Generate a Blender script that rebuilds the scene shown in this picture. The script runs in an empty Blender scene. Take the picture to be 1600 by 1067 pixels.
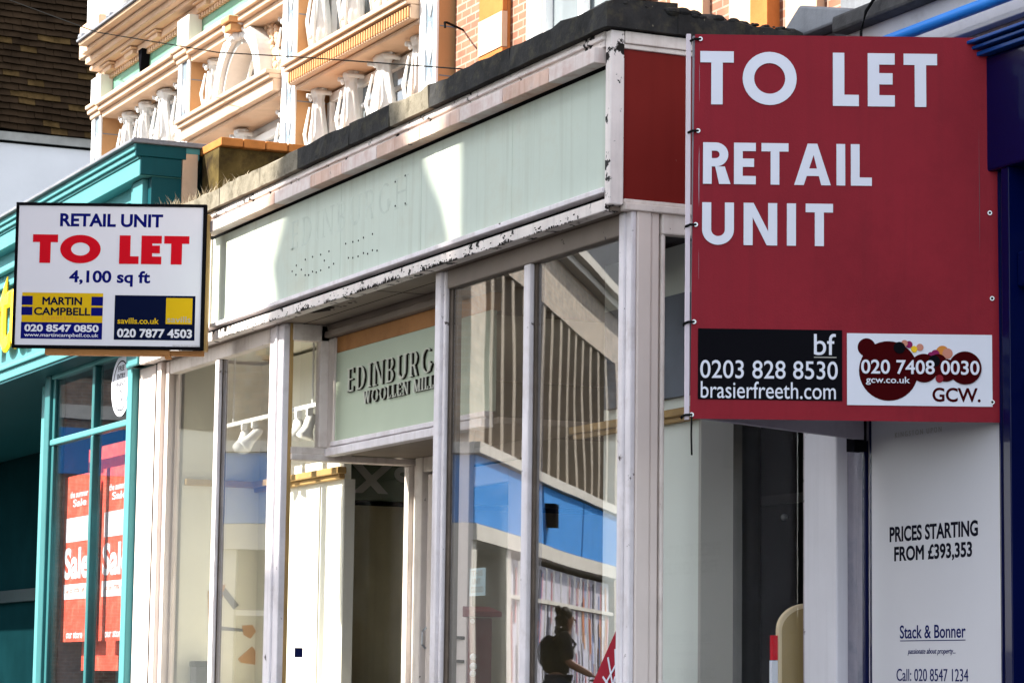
import bpy, bmesh, math, random
from mathutils import Vector, Matrix
random.seed(7)
S = bpy.context.scene
COL = S.collection
# ---------------------------------------------------------------- camera
HEAD, PITCH, ROLL = math.radians(24.71), math.radians(7.03), math.radians(0.744)
CAM = Vector((8.7798, -4.4337, 1.6))
fw = Vector((-math.cos(HEAD)*math.cos(PITCH), math.sin(HEAD)*math.cos(PITCH), math.sin(PITCH)))
rt = fw.cross(Vector((0, 0, 1))).normalized(); up = rt.cross(fw)
R_ = rt*math.cos(ROLL) + up*math.sin(ROLL); U_ = -rt*math.sin(ROLL) + up*math.cos(ROLL)
cd = bpy.data.cameras.new('camera'); cam = bpy.data.objects.new('camera', cd); COL.objects.link(cam)
cd.sensor_width = 36; cd.lens = 96.705; cd.clip_start = .1; cd.clip_end = 2000
m4 = Matrix((R_, U_, -fw)).transposed().to_4x4(); m4.translation = CAM
cam.matrix_world = m4; S.camera = cam
# ---------------------------------------------------------------- light
SX, SY, SZ = -.46, -1.0, .90
sdir = Vector((SX, SY, SZ)).normalized()
w = bpy.data.worlds.new('World'); S.world = w; w.use_nodes = True
nt = w.node_tree; bg = nt.nodes['Background']; sky = nt.nodes.new('ShaderNodeTexSky')
sky.sky_type = 'NISHITA'; sky.sun_disc = False
sky.sun_elevation = math.asin(sdir.z); sky.sun_rotation = math.atan2(SX, SY) % (2*math.pi)
hs = nt.nodes.new('ShaderNodeHueSaturation'); hs.inputs['Saturation'].default_value = .38
nt.links.new(sky.outputs[0], hs.inputs['Color']); nt.links.new(hs.outputs[0], bg.inputs[0]); bg.inputs[1].default_value = 0.15
sl = bpy.data.lights.new('sun', 'SUN'); sl.energy = 3.9; sl.angle = math.radians(.5); sl.color = (1, .93, .82)
so = bpy.data.objects.new('sun', sl); COL.objects.link(so); so.location = (0, -20, 30)
so.rotation_euler = sdir.to_track_quat('Z', 'Y').to_euler()
S.view_settings.view_transform = 'Standard'; S.view_settings.look = 'None'
S.view_settings.exposure = 2.05; S.view_settings.gamma = 1
S.cycles.transparent_max_bounces = 24; S.cycles.max_bounces = 10; S.cycles.caustics_reflective = False

# ---------------------------------------------------------------- materials
def node(nt, t, **k):
    n = nt.nodes.new(t)
    for a, b in k.items(): setattr(n, a, b)
    return n
def mat(name, col, rough=.6, var=.12, vs=5., streak=0., chips=0., chipcol=(.02, .018, .016), cs=30., bump=.15, bs=60., metal=0., spec=.05, stain=None, stainamt=0., ss=2.5, streakcol=None, coat=0):
    m = bpy.data.materials.new(name); m.use_nodes = True; t = m.node_tree; L = t.links.new
    p = t.nodes['Principled BSDF']; p.inputs['Roughness'].default_value = rough; p.inputs['Metallic'].default_value = metal
    p.inputs['Specular IOR Level'].default_value = spec
    tc = node(t, 'ShaderNodeTexCoord'); co = tc.outputs['Object']
    def noise(scale, detail=5, rgh=.6, vec=None):
        n = node(t, 'ShaderNodeTexNoise'); n.inputs['Scale'].default_value = scale; n.inputs['Detail'].default_value = detail
        n.inputs['Roughness'].default_value = rgh; L(vec or co, n.inputs['Vector']); return n.outputs['Fac']
    def ramp(fac, a, b):
        r = node(t, 'ShaderNodeMapRange'); r.inputs['From Min'].default_value = a; r.inputs['From Max'].default_value = b; L(fac, r.inputs['Value']); return r.outputs[0]
    def mix(fac, a, b, amt=None):
        x = node(t, 'ShaderNodeMix', data_type='RGBA')
        if isinstance(fac, float): x.inputs[0].default_value = fac
        else: L(fac, x.inputs[0])
        for s, v in ((6, a), (7, b)):
            if isinstance(v, tuple): x.inputs[s].default_value = (*v, 1)
            else: L(v, x.inputs[s])
        return x.outputs[2]
    def mul(f, k):
        x = node(t, 'ShaderNodeMath', operation='MULTIPLY'); L(f, x.inputs[0]); x.inputs[1].default_value = k; return x.outputs[0]
    dk = tuple(c*(1-var) for c in col); lt = tuple(min(c*(1+var), .9) for c in col)
    c = mix(ramp(noise(vs), .3, .7), dk, lt)
    if stain: c = mix(mul(ramp(noise(ss, 7, .7), .5, .68), stainamt), c, stain)
    if streak:
        mp = node(t, 'ShaderNodeMapping'); mp.inputs['Scale'].default_value = (26, 26, 1.1); L(co, mp.inputs['Vector'])
        c = mix(mul(ramp(noise(1., 4, .6, mp.outputs[0]), .5, .75), streak), c, streakcol or tuple(x*.45 for x in col))
    if chips:
        f = ramp(noise(cs, 6, .65), .72-chips*.3, .745-chips*.3)
        c = mix(f, c, chipcol)
    L(c, p.inputs['Base Color'])
    if bump:
        b = node(t, 'ShaderNodeBump'); b.inputs['Strength'].default_value = bump; b.inputs['Distance'].default_value = .004
        L(noise(bs), b.inputs['Height']); L(b.outputs[0], p.inputs['Normal'])
    if coat: p.inputs['Coat Weight'].default_value = coat
    return m
def brickmat(name, c1, c2, mortar, bw=.215, bh=.075, ms=.008, axis='xz', bump=.5):
    m = bpy.data.materials.new(name); m.use_nodes = True; t = m.node_tree; L = t.links.new
    p = t.nodes['Principled BSDF']; p.inputs['Roughness'].default_value = .85
    tc = node(t, 'ShaderNodeTexCoord'); sp = node(t, 'ShaderNodeSeparateXYZ'); L(tc.outputs['Object'], sp.inputs[0])
    ad = node(t, 'ShaderNodeMath', operation='ADD'); L(sp.outputs[0], ad.inputs[0]); L(sp.outputs[1], ad.inputs[1])
    cb = node(t, 'ShaderNodeCombineXYZ'); L(ad.outputs[0], cb.inputs[0]); L(sp.outputs[2], cb.inputs[1])
    b = node(t, 'ShaderNodeTexBrick'); b.inputs['Scale'].default_value = 1; b.inputs['Brick Width'].default_value = bw
    b.inputs['Row Height'].default_value = bh; b.inputs['Mortar Size'].default_value = ms; b.inputs['Bias'].default_value = 0
    b.inputs['Color1'].default_value = (*c1, 1); b.inputs['Color2'].default_value = (*c2, 1); b.inputs['Mortar'].default_value = (*mortar, 1)
    L(cb.outputs[0], b.inputs['Vector'])
    n = node(t, 'ShaderNodeTexNoise'); n.inputs['Scale'].default_value = 7; n.inputs['Detail'].default_value = 6; L(tc.outputs['Object'], n.inputs['Vector'])
    mr = node(t, 'ShaderNodeMapRange'); mr.inputs['From Min'].default_value = .3; mr.inputs['From Max'].default_value = .7; mr.inputs['To Min'].default_value = .6; mr.inputs['To Max'].default_value = 1.25; L(n.outputs['Fac'], mr.inputs[0])
    x = node(t, 'ShaderNodeMix', data_type='RGBA', blend_type='MULTIPLY'); x.inputs[0].default_value = 1
    L(b.outputs['Color'], x.inputs[6]); L(mr.outputs[0], x.inputs[7]); L(x.outputs[2], p.inputs['Base Color'])
    bp = node(t, 'ShaderNodeBump'); bp.inputs['Strength'].default_value = bump; bp.inputs['Distance'].default_value = .01; bp.invert = True
    L(b.outputs['Fac'], bp.inputs['Height']); L(bp.outputs[0], p.inputs['Normal'])
    return m
def glassmat(name, tint=(.98, .985, .98), lo=.035, hi=.8, pw=2.6):
    m = bpy.data.materials.new(name); m.use_nodes = True; t = m.node_tree; L = t.links.new
    for n in list(t.nodes): t.nodes.remove(n)
    o = node(t, 'ShaderNodeOutputMaterial'); tr = node(t, 'ShaderNodeBsdfTransparent'); tr.inputs[0].default_value = (*tint, 1)
    gl = node(t, 'ShaderNodeBsdfGlossy'); gl.inputs['Roughness'].default_value = 0.0; gl.inputs[0].default_value = (.95, .97, 1, 1)
    lw = node(t, 'ShaderNodeLayerWeight'); lw.inputs[0].default_value = .5
    a = node(t, 'ShaderNodeMath', operation='POWER'); L(lw.outputs['Facing'], a.inputs[0]); a.inputs[1].default_value = pw
    b = node(t, 'ShaderNodeMath', operation='MULTIPLY_ADD'); L(a.outputs[0], b.inputs[0]); b.inputs[1].default_value = hi; b.inputs[2].default_value = lo
    # old float glass is never quite flat
    tc = node(t, 'ShaderNodeTexCoord'); nz = node(t, 'ShaderNodeTexNoise'); nz.inputs['Scale'].default_value = 1.6; nz.inputs['Detail'].default_value = 1; L(tc.outputs['Object'], nz.inputs['Vector'])
    bp = node(t, 'ShaderNodeBump'); bp.inputs['Strength'].default_value = .03; bp.inputs['Distance'].default_value = .014; L(nz.outputs['Fac'], bp.inputs['Height']); L(bp.outputs[0], gl.inputs['Normal'])
    mx = node(t, 'ShaderNodeMixShader'); L(b.outputs[0], mx.inputs[0]); L(tr.outputs[0], mx.inputs[1]); L(gl.outputs[0], mx.inputs[2]); L(mx.outputs[0], o.inputs[0])
    return m
def tex_tile(name, c1, c2, mortar, bw, bh): return brickmat(name, c1, c2, mortar, bw, bh, .004)

MINT = mat('mint_paint', (.50, .57, .50), .45, .05, 2.5, streak=.38, streakcol=(.33, .36, .29), stain=(.42, .42, .33), stainamt=.45, bump=.06, chips=.012, chipcol=(.12, .12, .10), cs=55)
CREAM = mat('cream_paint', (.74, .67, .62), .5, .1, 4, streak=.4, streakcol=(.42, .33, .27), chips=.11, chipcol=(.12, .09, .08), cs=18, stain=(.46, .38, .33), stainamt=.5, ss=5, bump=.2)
CREAMC = mat('clean_cream_paint', (.74, .65, .60), .5, .05, 4, chips=.025, chipcol=(.22, .16, .13), cs=14, bump=.12)
FLAKE = mat('flaking_cream_paint', (.76, .70, .67), .6, .1, 5, chips=.47, chipcol=(.018, .016, .015), cs=13, bump=.6, bs=40, streak=.3)
RUSTY = mat('rust_stained_cream_paint', (.66, .58, .55), .5, .08, 4, stain=(.42, .16, .12), stainamt=.4, ss=5, streak=.45, streakcol=(.42, .24, .19), chips=.09, chipcol=(.06, .045, .04), cs=12, bump=.3)
LILAC = mat('pale_lilac_paint', (.76, .72, .745), .5, .1, 5, chips=.19, chipcol=(.11, .09, .085), cs=19, bump=.4, streak=.4, streakcol=(.46, .40, .38), stain=(.5, .44, .42), stainamt=.5, ss=6, bs=35)
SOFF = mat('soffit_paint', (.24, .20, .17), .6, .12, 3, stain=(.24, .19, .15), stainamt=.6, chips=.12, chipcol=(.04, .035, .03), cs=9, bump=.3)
COPE_SHADE = mat('shaded_lichen_coping_stone', (.028, .028, .028), .95, .35, 9, chips=.13, chipcol=(.13, .12, .09), cs=45, stain=(.09, .08, .05), stainamt=.5, ss=16, bump=1., bs=35, spec=.15)  # dirt and lichen, darkened further to the coping's shaded tone
COPE_LIT = mat('sunlit_weathered_coping_stone', (.19, .17, .13), .95, .25, 9, chips=.2, chipcol=(.05, .045, .035), cs=35, stain=(.07, .06, .04), stainamt=.8, ss=14, bump=1., bs=35, spec=.15)  # same coping in its sunlit tone, used where the sun patches fall
REDP = mat('dull_red_panel_paint', (.17, .017, .014), .35, .05, 3, bump=.05, chips=.01, chipcol=(.4, .3, .25), cs=40, streak=.15)
WOOD = mat('bare_orange_timber', (.36, .17, .06), .6, .2, 3, streak=.0, bump=.3, stain=(.2, .08, .03), stainamt=.5, ss=4)
WOODL = mat('varnished_light_wood', (.42, .27, .11), .45, .12, 5, bump=.1)
WALLC = mat('cream_display_wall', (.84, .83, .74), .6, .03, 2, bump=.05)
WALLW = mat('cream_side_wall', (.84, .80, .68), .6, .03, 2, bump=.05)
WALLM = mat('pale_mint_display_wall', (.70, .74, .70), .6, .03, 2, bump=.05)
GREYW = mat('grey_panel_edge', (.42, .41, .38), .6, .05, 2, bump=.05)
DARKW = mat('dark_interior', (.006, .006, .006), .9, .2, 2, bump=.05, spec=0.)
OLIVE = mat('olive_brown_interior_panel', (.30, .25, .15), .6, .25, 2, bump=.1, streak=.2)
OLIVED = mat('dark_green_interior_panel', (.10, .13, .085), .6, .2, 2, bump=.1)
FLOORI = mat('interior_floor', (.08, .06, .05), .5, .2, 2)
GLASS = glassmat('shop_window_glass')
GLASSD = glassmat('display_return_glass', lo=.02, hi=.16)
GLASST = glassmat('teal_shop_glass', lo=.03, hi=.45)
OGLASS = mat('upper_window_glass', (.2, .23, .25), .06, .1, 2, bump=0, spec=.8)
WHITE = mat('white_gloss_paint', (.80, .80, .79), .45, .04, 6, bump=.15)
WHITEF = mat('painted_plaster_white', (.66, .65, .63), .6, .06, 12, bump=.3, bs=30)
BUFF = mat('buff_terracotta', (.48, .26, .12), .7, .15, 5, stain=(.34, .17, .07), stainamt=.5, bump=.3)
BUFFL = mat('pale_buff_terracotta', (.58, .41, .285), .7, .12, 5, stain=(.40, .2, .1), stainamt=.5, bump=.3)
ORBRICK = mat('orange_brick_pier', (.42, .15, .045), .8, .15, 6, bump=.3)
BRICK = brickmat('red_facing_brick', (.30, .125, .07), (.23, .085, .045), (.36, .24, .18), .115, .04, .005)
GREENF = mat('green_frieze_paint', (.13, .29, .21), .5, .12, 3, stain=(.3, .4, .33), stainamt=.3)
SLATEB = mat('blue_grey_inlay', (.16, .20, .24), .5, .1, 4)
TILE = brickmat('dark_roof_tiles', (.045, .026, .014), (.018, .012, .008), (.004, .003, .002), .16, .1, .006)
TILEW = brickmat('weathered_roof_tiles', (.17, .10, .035), (.03, .02, .01), (.006, .004, .003), .17, .1, .006)
RENDERW = mat('white_render', (.66, .65, .67), .8, .05, 2, bump=.2)
TEAL = mat('shaded_teal_gloss_paint', (.006, .062, .075), .35, .08, 3, bump=.1, streak=.15)  # the teal in its shaded tone, for end faces and soffits
TEALM = mat('mid_teal_gloss_paint', (.03, .13, .14), .35, .08, 3, bump=.1, streak=.2)
TEAL_LIT = mat('sunlit_teal_gloss_paint', (.075, .25, .265), .35, .05, 3, bump=.1, streak=.12)  # the same teal in its sunlit tone, for street-facing parts
LEAD = mat('grey_lead_sheet', (.17, .18, .20), .5, .2, 5, bump=.4, streak=.4, metal=.2)
ROOFD = mat('dark_roof_felt', (.03, .03, .032), .9, .3, 6, bump=.6)
NAVY = mat('navy_gloss_paint', (.0004, .003, .042), .35, .1, 3, bump=.08, coat=.15, spec=.08)
NAVYD = mat('dark_navy_paint', (.004, .006, .02), .4, .1, 3, bump=.08, spec=0.)
BLUE = mat('blue_powder_coat', (.02, .22, .72), .35, .05, 3, bump=0)
LILD = mat('worn_lilac_paint', (.26, .25, .30), .55, .15, 5, stain=(.08, .10, .14), stainamt=.7, chips=.09, chipcol=(.05, .03, .025), cs=12, bump=.3, streak=.4)
POSTERW = mat('white_poster_print', (.56, .56, .60), .35, .02, 2, bump=.03)
INK = mat('dark_ink', (.012, .012, .02), .5, .05, 4, bump=0, spec=0.)
INKN = mat('navy_ink', (.012, .018, .10), .45, .05, 4, bump=0, spec=0.)
PANELW = mat('white_sign_panel', (.68, .68, .74), .4, .02, 2, bump=.03, spec=0.)
SIGNRED = mat('red_banner_vinyl', (.225, .0115, .022), .42, .09, 2, stain=(.17, .008, .017), stainamt=.7, ss=1.3, streak=.3, streakcol=(.15, .010, .018), bump=.2, bs=140, spec=.08)
SIGNINK = mat('white_vinyl', (.66, .68, .76), .4, .03, 4, bump=.03, spec=0.)
BLK = mat('black_gloss', (.006, .006, .008), .35, .1, 4, bump=0, spec=0.)
BRIGHTR = mat('bright_red_vinyl', (.55, .008, .018), .4, .03, 4, bump=0, spec=0.)
YEL = mat('yellow_vinyl', (.62, .40, .012), .4, .03, 4, bump=0, spec=0.)
YELL = mat('yellow_letter_acrylic', (.75, .47, .02), .35, .03, 4, bump=0)
NAVYV = mat('navy_vinyl', (.006, .008, .13), .4, .03, 4, bump=0, spec=0.)
MIDN = mat('midnight_vinyl', (.004, .007, .03), .4, .03, 4, bump=0, spec=0.)
MAROON = mat('maroon_print', (.045, .003, .004), .4, .05, 4, bump=0, spec=0.)
PINKD = mat('magenta_print', (.22, .02, .09), .4, .05, 4, bump=0, spec=0.)
ORANGED = mat('orange_print', (.55, .22, .05), .4, .05, 4, bump=0, spec=0.)
SALMON = mat('salmon_print', (.5, .22, .16), .4, .05, 4, bump=0, spec=0.)
STEEL = mat('galvanised_steel', (.45, .46, .48), .35, .1, 6, metal=.9, bump=.1)
SALER = mat('red_sale_print', (.66, .09, .06), .4, .1, 6, bump=.05, stain=(.68, .24, .17), stainamt=.7, ss=11)
SALED = mat('crimson_sale_print', (.35, .015, .05), .4, .1, 6, bump=.05)
GREYBL = mat('grey_blue_lining', (.15, .17, .21), .6, .15, 4)
ASPH = mat('asphalt', (.05, .05, .05), .9, .2, 3, bump=.5)
PAVE = brickmat('paving_slabs', (.22, .21, .19), (.18, .17, .16), (.08, .08, .07), .6, .4, .01)
KERB = mat('kerb_stone', (.25, .24, .23), .9, .1, 4)
OFFB = brickmat('pale_brown_office_brick', (.27, .20, .14), (.21, .155, .105), (.24, .21, .17))
OFFF = mat('concrete_fin', (.25, .21, .165), .8, .1, 4)
OFFW = mat('white_concrete_band', (.4, .375, .335), .95, .08, 4)
OFFD = mat('dark_office_glass', (.035, .033, .03), .15, .2, 1, bump=0)
SHOPBL = mat('blue_shop_fascia', (.03, .165, .42), .95, .05, 2, bump=.05)
CASTB = brickmat('brown_street_brick', (.2, .13, .09), (.15, .09, .06), (.2, .18, .15))
GREYT = mat('grey_letters', (.38, .37, .34), .6, .1, 4)
BRONZE = mat('dark_bronze_letter_edge', (.02, .017, .012), .5, .1, 4, bump=0)
LETC = mat('pale_letter_face', (.55, .56, .48), .45, .05, 4, bump=0)
SKIN = mat('skin', (.2, .10, .065), .5, .05, 8, bump=.05)
HAIR = mat('dark_hair', (.012, .009, .007), .6, .2, 30, bump=.5)
CLOTH = mat('dark_cloth', (.012, .011, .012), .9, .2, 10, bump=.3)
JEANS = mat('dark_denim', (.015, .02, .035), .9, .2, 10, bump=.3)
RUBBER = mat('rubber', (.01, .01, .01), .8, .1, 4)
DRYG = mat('dry_grass_blades', (.40, .34, .24), .9, .2, 8, bump=0)
MOSS = mat('mossy_brown_wall', (.085, .062, .022), .95, .4, 7, stain=(.018, .012, .009), stainamt=.95, ss=4, bump=1., bs=25, chips=.1, chipcol=(.16, .13, .06), cs=9)
TERRA = mat('terracotta_ridge_tile', (.42, .17, .05), .85, .2, 6, stain=(.14, .06, .02), stainamt=.6, bump=.5)
CABLE = mat('black_cable', (.012, .012, .012), .6, .1, 4, bump=0, spec=0.)
CREAMPL = mat('ochre_board', (.34, .25, .12), .5, .06, 3, bump=.05)
EDGEPL = mat('pale_cream_edge', (.62, .50, .33), .45, .05, 3, bump=.05)

# ---------------------------------------------------------------- mesh builder
X_, Y_, Z_ = Vector((1, 0, 0)), Vector((0, 1, 0)), Vector((0, 0, 1))
class Fr:
    def __init__(s, o, ex, ey): s.o = Vector(o); s.ex = Vector(ex); s.ey = Vector(ey); s.en = s.ex.cross(s.ey)
    def p(s, a, b, c=0.): return s.o + s.ex*a + s.ey*b + s.en*c
def front(y, x0=0, z0=0): return Fr((x0, y, z0), X_, Z_)       # a wall seen from the street
def side(x, y0=0, z0=0): return Fr((x, y0, z0), Y_, Z_)        # a wall facing down the street
class MB:
    def __init__(s): s.v = []; s.f = []
    def box(s, x0, x1, y0, y1, z0, z1):
        b = len(s.v)
        for z in (z0, z1):
            for x, y in ((x0, y0), (x1, y0), (x1, y1), (x0, y1)): s.v.append(Vector((x, y, z)))
        for q in ((0, 3, 2, 1), (4, 5, 6, 7), (0, 1, 5, 4), (1, 2, 6, 5), (2, 3, 7, 6), (3, 0, 4, 7)): s.f.append(tuple(b+i for i in q))
        return s
    def prism(s, poly, fr, c0, c1):
        b = len(s.v); n = len(poly)
        for c in (c0, c1):
            for a, z in poly: s.v.append(fr.p(a, z, c))
        s.f.append(tuple(b+i for i in reversed(range(n)))); s.f.append(tuple(b+n+i for i in range(n)))
        for i in range(n):
            j = (i+1) % n; s.f.append((b+i, b+j, b+n+j, b+n+i))
        return s
    def rect(s, fr, a0, a1, b0, b1, c0, c1): return s.prism([(a0, b0), (a1, b0), (a1, b1), (a0, b1)], fr, c0, c1)
    def ring(s, fr, cx, cy, rx, ry, w, c0, c1, t0=0, t1=2*math.pi, n=36):
        full = abs(t1-t0) > 6.28
        for i in range(n):
            p, q = t0+(t1-t0)*i/n, t0+(t1-t0)*(i+1)/n
            f = lambda t, k: (cx+(rx-k)*math.cos(t), cy+(ry-k)*math.sin(t))
            s.prism([f(p, w), f(p, 0), f(q, 0), f(q, w)], fr, c0, c1)
        return s
    def disc(s, fr, cx, cy, r, c0, c1, n=28, ry=None):
        return s.prism([(cx+r*math.cos(2*math.pi*i/n), cy+(ry or r)*math.sin(2*math.pi*i/n)) for i in range(n)], fr, c0, c1)
    def tube(s, pts, r, n=8, cap=True):
        pts = [Vector(p) for p in pts]; b = len(s.v); k = len(pts)
        rr = r if isinstance(r, (list, tuple)) else [r]*k
        for i, p in enumerate(pts):
            d = (pts[min(i+1, k-1)]-pts[max(i-1, 0)]).normalized()
            a = d.cross(Z_ if abs(d.z) < .9 else X_).normalized(); c = d.cross(a)
            for j in range(n):
                t = 2*math.pi*j/n; s.v.append(p+(a*math.cos(t)+c*math.sin(t))*rr[i])
        for i in range(k-1):
            for j in range(n):
                s.f.append((b+i*n+j, b+i*n+(j+1) % n, b+(i+1)*n+(j+1) % n, b+(i+1)*n+j))
        if cap: s.f.append(tuple(b+j for j in range(n))); s.f.append(tuple(b+(k-1)*n+j for j in reversed(range(n))))
        return s
    def lathe(s, prof, o, n=20, sx=1, sy=1, flute=0, nf=7):
        b = len(s.v); o = Vector(o)
        for r, z in prof:
            for j in range(n):
                t = 2*math.pi*j/n; q = r*(1+flute*math.cos(nf*t)); s.v.append(o+Vector((q*sx*math.cos(t), q*sy*math.sin(t), z)))
        for i in range(len(prof)-1):
            for j in range(n): s.f.append((b+i*n+j, b+i*n+(j+1) % n, b+(i+1)*n+(j+1) % n, b+(i+1)*n+j))
        s.f.append(tuple(b+j for j in reversed(range(n)))); s.f.append(tuple(b+(len(prof)-1)*n+j for j in range(n)))
        return s
    def ball(s, o, r, n=10, sx=1, sy=1, sz=1):
        return s.lathe([(r*math.sin(math.pi*max(.04, min(.96, i/n))), -sz*r*math.cos(math.pi*i/n)) for i in range(n+1)], o, n+4, sx, sy)
LOC = {}
def link(name, v, f, m, parent=None, smooth=False, bevel=0.):
    me = bpy.data.meshes.new(name); o = bpy.data.objects.new(name, me); COL.objects.link(o)
    off = LOC.get(parent.name, Vector()) if parent else Vector()
    me.from_pydata([tuple(p-off) for p in v], [], f); me.materials.append(m)
    bm = bmesh.new(); bm.from_mesh(me); bmesh.ops.recalc_face_normals(bm, faces=bm.faces); bm.to_mesh(me); bm.free()
    if smooth:
        for p in me.polygons: p.use_smooth = True
    if parent: o.parent = parent; LOC[o.name] = off
    else: LOC[o.name] = Vector()
    if bevel:
        md = o.modifiers.new('edge', 'BEVEL'); md.width = bevel; md.segments = 2; md.limit_method = 'ANGLE'; md.angle_limit = .6
    return o
def part(name, mb, m, parent, smooth=False, bevel=0., label=None):
    o = link(name, mb.v, mb.f, m, parent, smooth, bevel)
    if label: o['label'] = label
    return o
def thing(name, label, cat, loc=(0, 0, 0), group=None):
    o = bpy.data.objects.new(name, None); COL.objects.link(o); o.location = loc; o.empty_display_size = .1
    o['label'] = label; o['category'] = cat
    if group: o['group'] = group
    LOC[o.name] = Vector(loc); return o
def solo(name, mb, m, label, cat, smooth=False, bevel=0., group=None):
    o = link(name, mb.v, mb.f, m, None, smooth, bevel); o['label'] = label; o['category'] = cat
    if group: o['group'] = group
    return o
def struct(name, mb, m, kind='structure'):
    o = link(name, mb.v, mb.f, m); o['kind'] = kind; return o
def copy_tree(o, parent=None):
    c = o.copy(); COL.objects.link(c)
    if parent: c.parent = parent
    LOC[c.name] = LOC.get(o.name, Vector()).copy()
    for ch in o.children: copy_tree(ch, c)
    return c
# ---------------------------------------------------------------- lettering
def text(name, s, parent, fr, x0, x1, z0, z1, m, depth=.0012, bold=0., c0=.0, shear=0., space=1.):
    cu = bpy.data.curves.new('t', 'FONT'); cu.body = s; cu.bevel_depth = bold; cu.bevel_resolution = 0; cu.extrude = .01; cu.shear = shear
    cu.space_character = space; cu.resolution_u = 5
    ob = bpy.data.objects.new('t', cu); COL.objects.link(ob)
    dg = bpy.context.evaluated_depsgraph_get(); me = bpy.data.meshes.new_from_object(ob.evaluated_get(dg))
    vs = [v.co.copy() for v in me.vertices]; fs = [tuple(p.vertices) for p in me.polygons]
    bpy.data.objects.remove(ob); bpy.data.curves.remove(cu); bpy.data.meshes.remove(me)
    ax, bx = min(v.x for v in vs), max(v.x for v in vs); az, bz = min(v.y for v in vs), max(v.y for v in vs); an, bn = min(v.z for v in vs), max(v.z for v in vs)
    out = [fr.p(x0+(v.x-ax)/(bx-ax)*(x1-x0), z0+(v.y-az)/(bz-az)*(z1-z0), c0+(v.z-an)/(bn-an)*depth) for v in vs]
    return link(name, out, fs, m, parent)
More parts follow.
